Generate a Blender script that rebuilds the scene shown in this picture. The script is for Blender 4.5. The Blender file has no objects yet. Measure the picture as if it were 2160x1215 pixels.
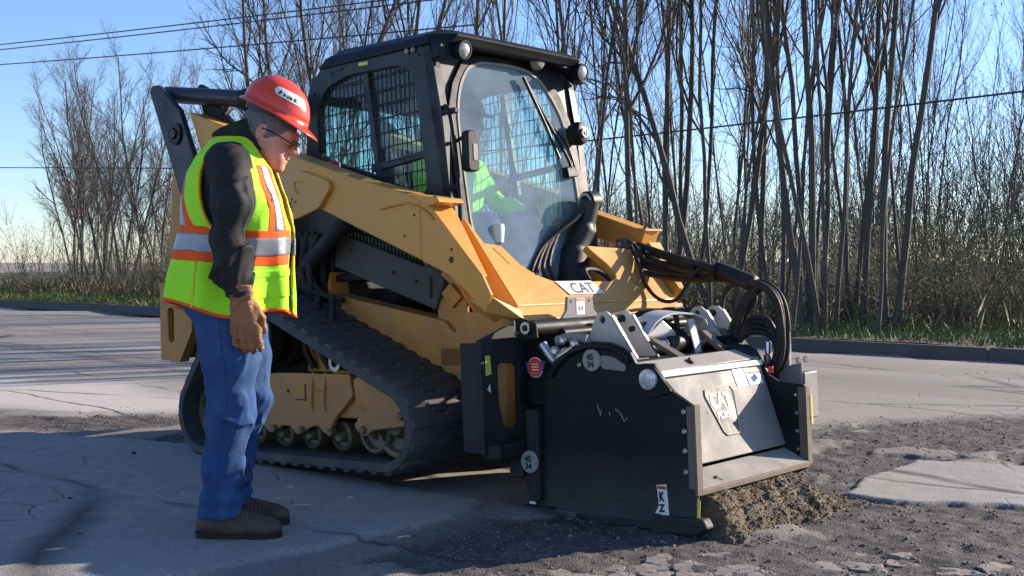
import bpy, bmesh, math, random
import numpy as np
from mathutils import Matrix, Vector, noise as mnoise
from mathutils.geometry import tessellate_polygon

# ------------------------------------------------------------------ camera, light, exposure
scene = bpy.context.scene
COL = scene.collection
R_ = math.radians
CAM_H, FPX = 1.05, 2464.0
cam_d = bpy.data.cameras.new('camera'); cam = bpy.data.objects.new('camera', cam_d); COL.objects.link(cam)
cam_d.sensor_width = 36.0; cam_d.lens = FPX / 2160 * 36.0
cam_d.clip_start = 0.1; cam_d.clip_end = 2000
cam.location = (0, 0, CAM_H)
cam.rotation_euler = (R_(90) - math.atan(57.5 / FPX), 0, 0)
scene.camera = cam

SUN_AZ = math.atan2(0.45, 0.89)          # towards the sun, world xy
SUN_EL = R_(19.5)
world = bpy.data.worlds.new('World'); scene.world = world; world.use_nodes = True
wn = world.node_tree.nodes; wl = world.node_tree.links
for n_ in list(wn): wn.remove(n_)
wo = wn.new('ShaderNodeOutputWorld'); wb = wn.new('ShaderNodeBackground'); sk = wn.new('ShaderNodeTexSky')
sk.sky_type = 'NISHITA'; sk.sun_disc = False
sk.sun_elevation = SUN_EL; sk.sun_rotation = R_(90) - SUN_AZ
sk.altitude = 300; sk.air_density = 1.0; sk.dust_density = 0.15; sk.ozone_density = 2.0
wb.inputs['Strength'].default_value = 0.095
sm = wn.new('ShaderNodeVectorMath'); sm.operation = 'MULTIPLY'; sm.inputs[1].default_value = (0.83, 0.94, 1.22)
wl.new(sk.outputs[0], sm.inputs[0]); wl.new(sm.outputs[0], wb.inputs[0]); wl.new(wb.outputs[0], wo.inputs[0])
sun_d = bpy.data.lights.new('sun', 'SUN'); sun = bpy.data.objects.new('sun', sun_d); COL.objects.link(sun)
sun_d.energy = 5.0; sun_d.angle = R_(0.53); sun_d.color = (1.0, 0.87, 0.71)
sdir = Vector((math.cos(SUN_AZ) * math.cos(SUN_EL), math.sin(SUN_AZ) * math.cos(SUN_EL), math.sin(SUN_EL)))
sun.rotation_euler = sdir.to_track_quat('Z', 'Y').to_euler()
sun.location = sdir * 50
vs = scene.view_settings
scene.display_settings.display_device = 'sRGB'
vs.view_transform = 'Standard'; vs.look = 'None'; vs.exposure = 1.0; vs.gamma = 1.0; vs.use_curve_mapping = False
scene.cycles.max_bounces = 8; scene.cycles.transparent_max_bounces = 24
scene.cycles.caustics_reflective = False; scene.cycles.caustics_refractive = False

rng = np.random.default_rng(7); random.seed(7)

# ------------------------------------------------------------------ materials
def new_mat(name):
    m = bpy.data.materials.new(name); m.use_nodes = True
    return m, m.node_tree.nodes, m.node_tree.links, m.node_tree.nodes['Principled BSDF']
def rgb(c): return (c[0], c[1], c[2], 1)
def mat(name, base, rough=0.5, metal=0.0, var=0.12, scale=6.0, dust=None, dust_amt=0.0, bump=0.0, bscale=60.0,
        coat=0.0, spec=0.5, streak=None, rvar=0.15, sheen=0.0, chips=None, zdust=None):
    m, n, l, b = new_mat(name)
    tc = n.new('ShaderNodeTexCoord')
    mp = n.new('ShaderNodeMapping'); l.new(tc.outputs['Object'], mp.inputs[0])
    if streak: mp.inputs['Scale'].default_value = streak
    nz = n.new('ShaderNodeTexNoise'); nz.inputs['Scale'].default_value = scale; nz.inputs['Detail'].default_value = 8; nz.inputs['Roughness'].default_value = 0.65
    l.new(mp.outputs[0], nz.inputs['Vector'])
    mr = n.new('ShaderNodeMapRange'); mr.inputs[1].default_value = 0.3; mr.inputs[2].default_value = 0.7
    mr.inputs[3].default_value = 1 - var; mr.inputs[4].default_value = 1 + var
    l.new(nz.outputs['Fac'], mr.inputs[0])
    mul = n.new('ShaderNodeVectorMath'); mul.operation = 'SCALE'; mul.inputs[0].default_value = base
    l.new(mr.outputs[0], mul.inputs['Scale'])
    col = mul.outputs[0]
    if dust is not None:
        nz2 = n.new('ShaderNodeTexNoise'); nz2.inputs['Scale'].default_value = scale * 0.6; nz2.inputs['Detail'].default_value = 10; nz2.inputs['Roughness'].default_value = 0.7
        l.new(mp.outputs[0], nz2.inputs['Vector'])
        r2 = n.new('ShaderNodeMapRange'); r2.inputs[1].default_value = 0.42; r2.inputs[2].default_value = 0.72; r2.inputs[3].default_value = dust_amt * 0.25; r2.inputs[4].default_value = dust_amt
        l.new(nz2.outputs['Fac'], r2.inputs[0])
        mx = n.new('ShaderNodeMix'); mx.data_type = 'RGBA'
        l.new(r2.outputs[0], mx.inputs['Factor']); l.new(col, mx.inputs['A']); mx.inputs['B'].default_value = rgb(dust)
        col = mx.outputs['Result']
    def mixc(fac, colr, tgt):
        mx = n.new('ShaderNodeMix'); mx.data_type = 'RGBA'; l.new(fac, mx.inputs['Factor']); l.new(colr, mx.inputs['A']); mx.inputs['B'].default_value = rgb(tgt); return mx.outputs['Result']
    if chips:          # (colour, scale, threshold): worn spots and scratches
        cc, cs, ct = chips
        mc = n.new('ShaderNodeMapping'); mc.inputs['Scale'].default_value = (1, 1, .45); mc.inputs['Rotation'].default_value = (0, .5, 0); l.new(tc.outputs['Object'], mc.inputs[0])
        n3 = n.new('ShaderNodeTexNoise'); n3.inputs['Scale'].default_value = cs; n3.inputs['Detail'].default_value = 9; n3.inputs['Roughness'].default_value = .75; l.new(mc.outputs[0], n3.inputs['Vector'])
        r3 = n.new('ShaderNodeMapRange'); r3.inputs[1].default_value = ct; r3.inputs[2].default_value = ct + .025; l.new(n3.outputs['Fac'], r3.inputs[0])
        n4 = n.new('ShaderNodeTexNoise'); n4.inputs['Scale'].default_value = cs * .14; n4.inputs['Detail'].default_value = 3; l.new(tc.outputs['Object'], n4.inputs['Vector'])
        r4 = n.new('ShaderNodeMapRange'); r4.inputs[1].default_value = .45; r4.inputs[2].default_value = .6; l.new(n4.outputs['Fac'], r4.inputs[0])
        mm_ = n.new('ShaderNodeMath'); mm_.operation = 'MULTIPLY'; l.new(r3.outputs[0], mm_.inputs[0]); l.new(r4.outputs[0], mm_.inputs[1])
        col = mixc(mm_.outputs[0], col, cc)
    if zdust:          # (colour, z full, z none): dust thrown up from the ground
        zc, z0_, z1_ = zdust
        sx = n.new('ShaderNodeSeparateXYZ'); l.new(tc.outputs['Object'], sx.inputs[0])
        r5 = n.new('ShaderNodeMapRange'); r5.inputs[1].default_value = z0_; r5.inputs[2].default_value = z1_; r5.inputs[3].default_value = .9; r5.inputs[4].default_value = 0; l.new(sx.outputs['Z'], r5.inputs[0])
        m5 = n.new('ShaderNodeMath'); m5.operation = 'MULTIPLY'; l.new(r5.outputs[0], m5.inputs[0]); l.new(nz.outputs['Fac'], m5.inputs[1])
        col = mixc(m5.outputs[0], col, zc)
    l.new(col, b.inputs['Base Color'])
    rr = n.new('ShaderNodeMapRange'); rr.inputs[3].default_value = max(0.02, rough - rvar); rr.inputs[4].default_value = min(1, rough + rvar)
    rr.inputs[1].default_value = 0.3; rr.inputs[2].default_value = 0.7
    l.new(nz.outputs['Fac'], rr.inputs[0]); l.new(rr.outputs[0], b.inputs['Roughness'])
    b.inputs['Metallic'].default_value = metal
    b.inputs['Specular IOR Level'].default_value = spec
    b.inputs['Coat Weight'].default_value = coat; b.inputs['Coat Roughness'].default_value = 0.12
    b.inputs['Sheen Weight'].default_value = sheen
    if bump:
        nb = n.new('ShaderNodeTexNoise'); nb.inputs['Scale'].default_value = bscale; nb.inputs['Detail'].default_value = 6
        l.new(tc.outputs['Object'], nb.inputs['Vector'])
        bp = n.new('ShaderNodeBump'); bp.inputs['Strength'].default_value = bump; bp.inputs['Distance'].default_value = 0.01
        l.new(nb.outputs['Fac'], bp.inputs['Height']); l.new(bp.outputs[0], b.inputs['Normal'])
    return m
DUST = (0.20, 0.165, 0.13)
YEL = mat('yellow_paint', (0.68, 0.32, 0.052), 0.45, var=0.10, scale=3, dust=(0.44, 0.27, 0.12), dust_amt=0.5, coat=0.05, spec=.35, chips=((.16, .10, .05), 14, .66), bump=0.03, bscale=90)
YELD = mat('dirty_yellow_paint', (0.60, 0.25, 0.038), 0.6, var=0.22, scale=7, dust=(0.26, 0.16, 0.08), dust_amt=0.7, chips=((.10, .065, .04), 16, .62), zdust=((.13, .10, .08), .1, .5), bump=0.08, bscale=80)
BLK = mat('black_paint', (0.005, 0.006, 0.009), 0.5, var=0.3, scale=5, dust=(0.030, 0.028, 0.030), dust_amt=0.35, spec=.22, chips=((.10, .095, .09), 18, .67), zdust=((.13, .12, .115), -.16, .16))
CABP = mat('cab_dark_paint', (0.012, 0.015, 0.024), 0.48, var=0.2, scale=4, dust=(0.06, 0.055, 0.055), dust_amt=0.22, coat=0.06, spec=.35)
BLKD = mat('dusty_black_paint', (0.012, 0.013, 0.017), 0.62, var=0.3, scale=9, dust=(0.085, 0.075, 0.07), dust_amt=0.45, bump=0.05, spec=.3)
GREYP = mat('dusty_grey_plate', (0.25, 0.24, 0.23), 0.6, spec=.3, var=0.2, scale=5, dust=(0.34, 0.29, 0.24), dust_amt=0.7, bump=0.05)
DUSTY = mat('dust_covered_plate', (0.21, 0.20, 0.19), 0.62, var=0.22, scale=5, dust=(0.36, 0.32, 0.28), dust_amt=0.8, bump=0.06, spec=.22, chips=((.05, .045, .04), 15, .64))
SILVERP = mat('silver_paint', (0.55, 0.54, 0.51), 0.4, var=0.12, scale=7, dust=(0.36, 0.32, 0.27), dust_amt=0.5, spec=.5)
STEEL = mat('bright_steel', (0.55, 0.54, 0.52), 0.3, metal=0.9, var=0.2, scale=9, dust=(0.3, 0.26, 0.22), dust_amt=0.4)
CHROME = mat('chrome_rod', (0.7, 0.68, 0.66), 0.18, metal=1.0, var=0.08)
RUST = mat('rusty_steel', (0.13, 0.090, 0.068), 0.75, var=0.4, scale=16, dust=(0.24, 0.20, 0.155), dust_amt=0.5, bump=0.15)
RUB = mat('track_rubber', (0.022, 0.024, 0.030), 0.75, var=0.3, scale=6, dust=(0.13, 0.12, 0.115), dust_amt=0.75, bump=0.12)
HOSEM = mat('hose_rubber', (0.010, 0.010, 0.011), 0.62, var=0.25, scale=18, dust=(0.10, 0.08, 0.062), dust_amt=0.45, spec=.3, bump=0.08, bscale=200)
ROLL = mat('worn_roller', (0.16, 0.12, 0.075), 0.55, metal=0.2, var=0.3, scale=14, dust=(0.10, 0.08, 0.06), dust_amt=0.6)
WHITEP = mat('white_sticker', (0.78, 0.77, 0.73), 0.45, var=0.06)
YTAG = mat('yellow_sticker', (0.75, 0.62, 0.10), 0.45, var=0.08)
REDP = mat('red_paint', (0.55, 0.03, 0.03), 0.4, var=0.1)
ORNP = mat('orange_sticker', (0.75, 0.22, 0.05), 0.45, var=0.08)
BLUP = mat('blue_sticker', (0.03, 0.06, 0.22), 0.45, var=0.1)
INK = mat('black_ink', (0.012, 0.012, 0.012), 0.5, var=0.05)
GREYINK = mat('grey_disc', (0.30, 0.31, 0.30), 0.5, var=0.08, dust=DUST, dust_amt=0.3)
SEATM = mat('seat_fabric', (0.03, 0.03, 0.035), 0.8)
LENSM = mat('lamp_lens', (0.50, 0.50, 0.52), 0.22, metal=0.2, var=0.45, scale=70, coat=0.5)

def glass_mat(name, tint, milk, milkcol=(0.45, 0.55, 0.55)):
    m, n, l, b = new_mat(name); n.remove(b)
    out = n['Material Output']
    tr = n.new('ShaderNodeBsdfTransparent'); tr.inputs[0].default_value = rgb(tint)
    gl = n.new('ShaderNodeBsdfGlossy'); gl.inputs['Roughness'].default_value = 0.03
    fr = n.new('ShaderNodeFresnel'); fr.inputs['IOR'].default_value = 1.5
    df = n.new('ShaderNodeBsdfDiffuse'); df.inputs[0].default_value = rgb(milkcol)
    m1 = n.new('ShaderNodeMixShader'); m2 = n.new('ShaderNodeMixShader')
    tc = n.new('ShaderNodeTexCoord'); nz = n.new('ShaderNodeTexNoise'); nz.inputs['Scale'].default_value = 2.5; nz.inputs['Detail'].default_value = 6
    l.new(tc.outputs['Object'], nz.inputs['Vector'])
    mr = n.new('ShaderNodeMapRange'); mr.inputs[1].default_value = 0.3; mr.inputs[2].default_value = 0.7; mr.inputs[3].default_value = milk * 0.5; mr.inputs[4].default_value = milk * 1.5
    l.new(nz.outputs['Fac'], mr.inputs[0])
    ge = n.new('ShaderNodeNewGeometry'); iv = n.new('ShaderNodeMath'); iv.operation = 'SUBTRACT'; iv.inputs[0].default_value = 1; l.new(ge.outputs['Backfacing'], iv.inputs[1])
    k1 = n.new('ShaderNodeMath'); k1.operation = 'MULTIPLY'; l.new(mr.outputs[0], k1.inputs[0]); l.new(iv.outputs[0], k1.inputs[1])
    k2 = n.new('ShaderNodeMath'); k2.operation = 'MULTIPLY'; l.new(fr.outputs[0], k2.inputs[0]); l.new(iv.outputs[0], k2.inputs[1])
    l.new(k1.outputs[0], m1.inputs[0]); l.new(tr.outputs[0], m1.inputs[1]); l.new(df.outputs[0], m1.inputs[2])
    l.new(k2.outputs[0], m2.inputs[0]); l.new(m1.outputs[0], m2.inputs[1]); l.new(gl.outputs[0], m2.inputs[2])
    l.new(m2.outputs[0], out.inputs[0])
    return m
GLS = glass_mat('tinted_cab_glass', (0.80, 0.94, 0.93), 0.06)
GLF = glass_mat('front_glass_painted_reflection', (0.87, 0.97, 0.97), 0.27, (0.44, 0.58, 0.68))  # bluish diffuse milk stands in for hazy sky and asphalt reflections

# ------------------------------------------------------------------ object helpers
def link(name, me, m=None, parent=None):
    o = bpy.data.objects.new(name, me); COL.objects.link(o)
    if m is not None and not me.materials: me.materials.append(m)
    if parent is not None: o.parent = parent
    return o
def empty(name, label, cat, mtx=None, loc=None, group=None):
    o = bpy.data.objects.new(name, None); COL.objects.link(o); o.empty_display_size = 0.2
    if mtx is not None: o.matrix_world = mtx
    if loc is not None: o.location = loc
    return tag(o, label, cat, group)
def tag(o, label=None, cat=None, group=None, kind=None):
    if label: o['label'] = label
    if cat: o['category'] = cat
    if group: o['group'] = group
    if kind: o['kind'] = kind
    return o
def mesh_np(name, V, F, m, parent=None, smooth=False):
    """V (n,3) array; F list/array of faces"""
    me = bpy.data.meshes.new(name)
    if isinstance(F, np.ndarray):
        V = np.asarray(V, np.float32); k = F.shape[1]
        me.vertices.add(len(V)); me.vertices.foreach_set('co', V.ravel())
        me.loops.add(F.size); me.loops.foreach_set('vertex_index', F.astype(np.int32).ravel())
        me.polygons.add(len(F)); me.polygons.foreach_set('loop_start', np.arange(0, F.size, k, dtype=np.int32))
        me.update(calc_edges=True)
    else:
        me.from_pydata([tuple(v) for v in V], [], [tuple(f) for f in F]); me.update()
    if smooth: me.polygons.foreach_set('use_smooth', np.ones(len(me.polygons), bool))
    return link(name, me, m, parent)
def bm_obj(name, bm, m, parent=None, bev=0.0, smooth=False, seg=2, autosm=None):
    bmesh.ops.recalc_face_normals(bm, faces=bm.faces[:])
    if bev > 0:
        es = [e for e in bm.edges if len(e.link_faces) == 2 and e.calc_face_angle(0) > R_(28)]
        try: bmesh.ops.bevel(bm, geom=es, offset=bev, segments=seg, profile=0.5, affect='EDGES', clamp_overlap=True)
        except Exception: pass
    me = bpy.data.meshes.new(name); bm.to_mesh(me); bm.free()
    if smooth:
        for p in me.polygons: p.use_smooth = True
        if autosm is not None: me.set_sharp_from_angle(angle=R_(autosm))
    return link(name, me, m, parent)
def add_poly_prism(bm, pts, d):
    """pts 3-D polygon, d extrusion vector"""
    d = Vector(d); a = [bm.verts.new(Vector(p)) for p in pts]; b = [bm.verts.new(Vector(p) + d) for p in pts]
    n = len(pts)
    for tri in tessellate_polygon([[Vector(p) for p in pts]]):
        pass
    bm.faces.new(a); bm.faces.new(b[::-1])
    for i in range(n): bm.faces.new((a[i], b[i], b[(i + 1) % n], a[(i + 1) % n]))
def prof(name, pts, y0, y1, m, parent, bev=0.006):
    bm = bmesh.new(); add_poly_prism(bm, [(x, y0, z) for x, z in pts], (0, y1 - y0, 0))
    return bm_obj(name, bm, m, parent, bev)
def profx(name, pts, x0, x1, m, parent, bev=0.004):
    bm = bmesh.new(); add_poly_prism(bm, [(x0, y, z) for y, z in pts], (x1 - x0, 0, 0))
    return bm_obj(name, bm, m, parent, bev)
def plate(name, pts, d, m, parent, bev=0.004):
    bm = bmesh.new(); add_poly_prism(bm, pts, d); return bm_obj(name, bm, m, parent, bev)
def add_box(bm, lo, hi):
    lo, hi = Vector(lo), Vector(hi)
    add_poly_prism(bm, [(lo.x, lo.y, lo.z), (hi.x, lo.y, lo.z), (hi.x, hi.y, lo.z), (lo.x, hi.y, lo.z)], (0, 0, hi.z - lo.z))
def box(name, lo, hi, m, parent, bev=0.006):
    bm = bmesh.new(); add_box(bm, lo, hi); return bm_obj(name, bm, m, parent, bev)
def hull(name, pts, m, parent, bev=0.006):
    bm = bmesh.new()
    for p in pts: bm.verts.new(p)
    r = bmesh.ops.convex_hull(bm, input=bm.verts[:])
    bmesh.ops.dissolve_limit(bm, angle_limit=R_(2), verts=bm.verts[:], edges=bm.edges[:])
    return bm_obj(name, bm, m, parent, bev)
def frame_of(d):
    d = Vector(d).normalized(); u = d.orthogonal().normalized(); return d, u, d.cross(u)
def add_lathe(bm, p0, p1, prof_, seg=24):
    """prof_ list of (t along axis in metres from p0, radius)"""
    p0, p1 = Vector(p0), Vector(p1); d, u, v = frame_of(p1 - p0)
    rings = []
    for t, r in prof_:
        if r < 1e-5: rings.append([bm.verts.new(p0 + d * t)])
        else: rings.append([bm.verts.new(p0 + d * t + (u * math.cos(a) + v * math.sin(a)) * r) for a in [2 * math.pi * i / seg for i in range(seg)]])
    for a, b in zip(rings, rings[1:]):
        if len(a) == 1 and len(b) == 1: continue
        for i in range(seg):
            j = (i + 1) % seg
            if len(a) == 1: bm.faces.new((a[0], b[i], b[j]))
            elif len(b) == 1: bm.faces.new((a[i], b[0], a[j]))
            else: bm.faces.new((a[i], b[i], b[j], a[j]))
def lathe(name, p0, p1, prof_, m, parent, seg=24, sm=35):
    bm = bmesh.new(); add_lathe(bm, p0, p1, prof_, seg); return bm_obj(name, bm, m, parent, smooth=True, autosm=sm)
def cyl(name, p0, p1, r, m, parent, seg=20, ch=0.004):
    L = (Vector(p1) - Vector(p0)).length; ch = min(ch, r * 0.3, L * 0.3)
    return lathe(name, p0, p1, [(0, 0), (0, r - ch), (ch, r), (L - ch, r), (L, r - ch), (L, 0)], m, parent, seg)
def ring(name, c, axis, r0, r1, w, m, parent, seg=28):
    c = Vector(c); a = Vector(axis).normalized()
    return lathe(name, c, c + a, [(0, r0), (0, r1), (w, r1), (w, r0), (0, r0)], m, parent, seg)
def crom(pts, n=8):
    P = [Vector(p) for p in pts]; out = []
    for i in range(len(P) - 1):
        p0 = P[i - 1] if i else P[0] * 2 - P[1]; p1, p2 = P[i], P[i + 1]; p3 = P[i + 2] if i + 2 < len(P) else P[-1] * 2 - P[-2]
        for k in range(n):
            t = k / n
            out.append(0.5 * ((2 * p1) + (p2 - p0) * t + (2 * p0 - 5 * p1 + 4 * p2 - p3) * t * t + (3 * p1 - p0 - 3 * p2 + p3) * t ** 3))
    out.append(P[-1]); return out
def add_tube(bm, path, r, seg=8, cap=True):
    n = len(path); rr = r if hasattr(r, '__len__') else [r] * n
    t = (path[1] - path[0]).normalized(); u = t.orthogonal().normalized(); rings = []
    for i in range(n):
        t2 = (path[min(i + 1, n - 1)] - path[max(i - 1, 0)]).normalized()
        u = (u - t2 * u.dot(t2)).normalized(); v = t2.cross(u)
        rings.append([bm.verts.new(path[i] + (u * math.cos(a) + v * math.sin(a)) * rr[i]) for a in [2 * math.pi * k / seg for k in range(seg)]])
    for a, b in zip(rings, rings[1:]):
        for k in range(seg): bm.faces.new((a[k], b[k], b[(k + 1) % seg], a[(k + 1) % seg]))
    if cap: bm.faces.new(rings[0][::-1]); bm.faces.new(rings[-1])
def tube(name, pts, r, m, parent, seg=8, n=8):
    bm = bmesh.new(); add_tube(bm, crom(pts, n) if n > 1 else [Vector(p) for p in pts], r, seg)
    return bm_obj(name, bm, m, parent, smooth=True, autosm=50)
def in_poly(p, poly):
    x, y = p; c = False; j = len(poly) - 1
    for i in range(len(poly)):
        xi, yi = poly[i]; xj, yj = poly[j]
        if (yi > y) != (yj > y) and x < (xj - xi) * (y - yi) / (yj - yi) + xi: c = not c
        j = i
    return c
def ray_poly(c, a, poly):
    dx, dy = math.cos(a), math.sin(a); best = 0
    for i in range(len(poly)):
        x1, y1 = poly[i]; x2, y2 = poly[(i + 1) % len(poly)]
        ex, ey = x2 - x1, y2 - y1; den = dx * ey - dy * ex
        if abs(den) < 1e-12: continue
        t = ((x1 - c[0]) * ey - (y1 - c[1]) * ex) / den; s = ((x1 - c[0]) * dy - (y1 - c[1]) * dx) / den
        if t > 0 and -1e-9 <= s <= 1 + 1e-9: best = max(best, t)
    return (c[0] + dx * best, c[1] + dy * best)
def hole_plate(name, outer, inner, f3, d, m, parent, bev=0.0):
    """outer/inner star-shaped 2-D polygons about the inner centroid; f3 maps 2-D to 3-D; d thickness vector"""
    c = (sum(p[0] for p in inner) / len(inner), sum(p[1] for p in inner) / len(inner))
    an = sorted(set([round(math.atan2(p[1] - c[1], p[0] - c[0]), 5) for p in outer + inner] + [round(-math.pi + 2 * math.pi * i / 40, 5) for i in range(40)]))
    an2 = [an[0]]
    for a in an[1:]:
        if a - an2[-1] > 0.004: an2.append(a)
    d = Vector(d); bm = bmesh.new(); L = []
    for a in an2:
        po, pi_ = Vector(f3(*ray_poly(c, a, outer))), Vector(f3(*ray_poly(c, a, inner)))
        L.append([bm.verts.new(q) for q in (po, pi_, pi_ + d, po + d)])
    n = len(L)
    for i in range(n):
        A, B = L[i], L[(i + 1) % n]
        for k in range(4): bm.faces.new((A[k], B[k], B[(k + 1) % 4], A[(k + 1) % 4]))
    return bm_obj(name, bm, m, parent, bev)
def rounded(pts, r=0.03, k=4):
    """round the corners of a 2-D polygon"""
    out = []; n = len(pts)
    for i in range(n):
        p = Vector(pts[i]); a = Vector(pts[i - 1]); b = Vector(pts[(i + 1) % n])
        da, db = (a - p), (b - p); ra = min(r, da.length * 0.45, db.length * 0.45)
        A = p + da.normalized() * ra; B = p + db.normalized() * ra
        for t in [j / k for j in range(k + 1)]:
            q = A * (1 - t) ** 2 + p * 2 * t * (1 - t) + B * t * t; out.append((q.x, q.y))
    return out
_font_cache = {}
def text(name, s, size, origin, xdir, ydir, m, parent, squash=1.0, bold=0.0):
    """flat raised lettering: origin = lower-left corner, xdir reading direction, ydir up"""
    cu = bpy.data.curves.new('t', 'FONT'); cu.body = s; cu.size = size; cu.extrude = 0.0006; cu.offset = bold
    o = bpy.data.objects.new('t', cu); COL.objects.link(o)
    bpy.context.view_layer.update()
    dg = bpy.context.evaluated_depsgraph_get(); me = bpy.data.meshes.new_from_object(o.evaluated_get(dg))
    bpy.data.objects.remove(o)
    x, y = Vector(xdir).normalized(), Vector(ydir).normalized(); z = x.cross(y); o0 = Vector(origin)
    for v in me.vertices: v.co = o0 + x * v.co.x * squash + y * v.co.y + z * v.co.z
    me.name = name; me.materials.clear()
    return link(name, me, m, parent)
def vnoise(P, seed, octaves=4, base=1.0, gain=0.5):
    """cheap smooth noise from random plane waves; P (...,3)"""
    r = np.random.default_rng(seed); out = np.zeros(P.shape[:-1], np.float32); amp = 1.0; f = base; tot = 0
    for o in range(octaves):
        for _ in range(6):
            d = r.normal(size=3); d /= np.linalg.norm(d); ph = r.uniform(0, 6.28)
            out += amp * np.sin((P @ (d * f * r.uniform(0.7, 1.3))) + ph).astype(np.float32) / 6 ** 0.5
        tot += amp; amp *= gain; f *= 2.05
    return out / tot

# machine frame: x forward, y to the machine's left, z up
yaw, pit = R_(-42.05), R_(3.0)
MO = Vector((0.01234507, 5.97292304, 0.08))
fx = Vector((math.cos(yaw) * math.cos(pit), math.sin(yaw) * math.cos(pit), math.sin(pit)))
fy = Vector((-math.sin(yaw), math.cos(yaw), 0)); fz = fx.cross(fy)
MM = Matrix(((fx.x, fy.x, fz.x, MO.x), (fx.y, fy.y, fz.y, MO.y), (fx.z, fy.z, fz.z, MO.z), (0, 0, 0, 1)))
def l2w(x, y, z=0): return MM @ Vector((x, y, z))
# ------------------------------------------------------------------ ground
ED = Vector((.7426, -.6697)); EN = Vector((.6697, .7426)); KERB = 12.55   # road edge: points with EN . p = KERB
def fbm2(x, y, seed, base, octaves=5, gain=.5):
    return vnoise(np.stack([x, y, np.zeros_like(x)], -1), seed, octaves, base, gain)
def pmask(x, y, poly, soft, seed, wob):
    """soft mask of a polygon with a ragged edge"""
    w1 = fbm2(x, y, seed, 5.0, 5, .6) * wob; w2 = fbm2(x, y, seed + 1, 5.0, 5, .6) * wob
    px, py = x + w1, y + w2
    d = np.full(x.shape, 1e9, np.float32); ins = np.zeros(x.shape, bool); n = len(poly)
    for i in range(n):
        ax, ay = poly[i]; bx, by = poly[(i + 1) % n]; ex, ey = bx - ax, by - ay
        t = np.clip(((px - ax) * ex + (py - ay) * ey) / (ex * ex + ey * ey), 0, 1)
        d = np.minimum(d, np.hypot(px - ax - t * ex, py - ay - t * ey))
        c = ((ay > py) != (by > py)) & (px < (bx - ax) * (py - ay) / (by - ay + 1e-12) + ax); ins ^= c
    s = np.where(ins, d, -d); return np.clip(s / soft + .5, 0, 1)
SLAB_A = [(-4.5, 7.6), (-2.27, 6.79), (-1.75, 6.53), (-1.26, 5.98), (-0.77, 5.60), (-0.43, 5.32), (-0.12, 5.03), (-0.23, 4.70), (-0.51, 4.40), (-0.75, 4.15), (-0.98, 3.95), (-1.2, 3.75), (-1.6, 3.2), (-4.5, 3.2)]
SLAB_B = [(1.50, 5.20), (1.72, 5.60), (2.1, 6.1), (3.4, 5.6), (3.4, 4.6), (2.1, 4.95), (1.68, 5.03)]
GRAV = [(-.9, 3.3), (-.75, 4.05), (-.2, 4.60), (.0, 5.1), (.6, 5.0), (1.05, 5.6), (1.4, 6.5), (2.1, 7.6), (3.8, 8.0), (3.9, 3.2)]
DEB = [(-4.5, 8.3), (-2.4, 8.0), (-1.6, 7.3), (-1.2, 6.6), (-1.6, 6.6), (-2.4, 7.0), (-4.5, 7.8)]
PALE = [(-9, 12.5), (-3.2, 9.9), (-2.3, 8.9), (-2.0, 8.1), (-2.6, 8.0), (-9, 9.6)]
def ground_fields(x, y):
    a = pmask(x, y, SLAB_A, .02, 11, .045); b = pmask(x, y, SLAB_B, .02, 21, .05)
    g = pmask(x, y, GRAV, .35, 31, .10); dbr = pmask(x, y, DEB, .25, 41, .12)
    g = np.clip(np.maximum(g, dbr) - np.maximum(a, b), 0, 1)
    rough = fbm2(x, y, 51, 40.0, 3, .6); mid = fbm2(x, y, 52, 8.0, 4, .55)
    # worn patches of old surface standing between the loose stone
    isl = np.clip((fbm2(x * .7 + y * .5, y * 1.6 - x * .9, 53, 4.5, 4, .5) - .36) * 7, 0, 1) * g
    z = np.maximum(.020 * a, .012 * b) + .010 * isl + g * (1 - isl) * (rough * .006 - .006 + mid * .008) + mid * .0018 + rough * .0008
    return z, a, b, g * (1 - isl * .75)
def axis_pts(lo, hi, d, far_lo, far_hi, gr=1.22):
    c = list(np.arange(lo, hi + 1e-6, d)); s = d; v = hi
    while v < far_hi: s *= gr; v += s; c.append(v)
    s = d; v = lo
    while v > far_lo: s *= gr; v -= s; c.insert(0, v)
    return np.array(c, np.float32)
gx = axis_pts(-3.0, 3.4, .0165, -400, 400); gy = axis_pts(3.3, 8.4, .0165, -60, 600)
GX, GY = np.meshgrid(gx, gy, indexing='ij')
near = (GX > -4) & (GX < 4.4) & (GY > 2.6) & (GY < 9.2)
gz, ga, gb, gg = ground_fields(GX, GY)
fade = np.clip((4.4 - np.abs(GX - .2)) / 1.0, 0, 1) * np.clip((9.4 - GY) / 1.0, 0, 1) * np.clip((GY - 2.4) / .5, 0, 1)
gp = pmask(GX, GY, PALE, .5, 71, .2)
gz = gz * fade; ga, gb, gg = ga * fade, gb * fade, gg * fade
nx_, ny_ = GX.shape; idx = np.arange(nx_ * ny_).reshape(nx_, ny_)
F = np.stack([idx[:-1, :-1], idx[1:, :-1], idx[1:, 1:], idx[:-1, 1:]], -1).reshape(-1, 4)
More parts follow.
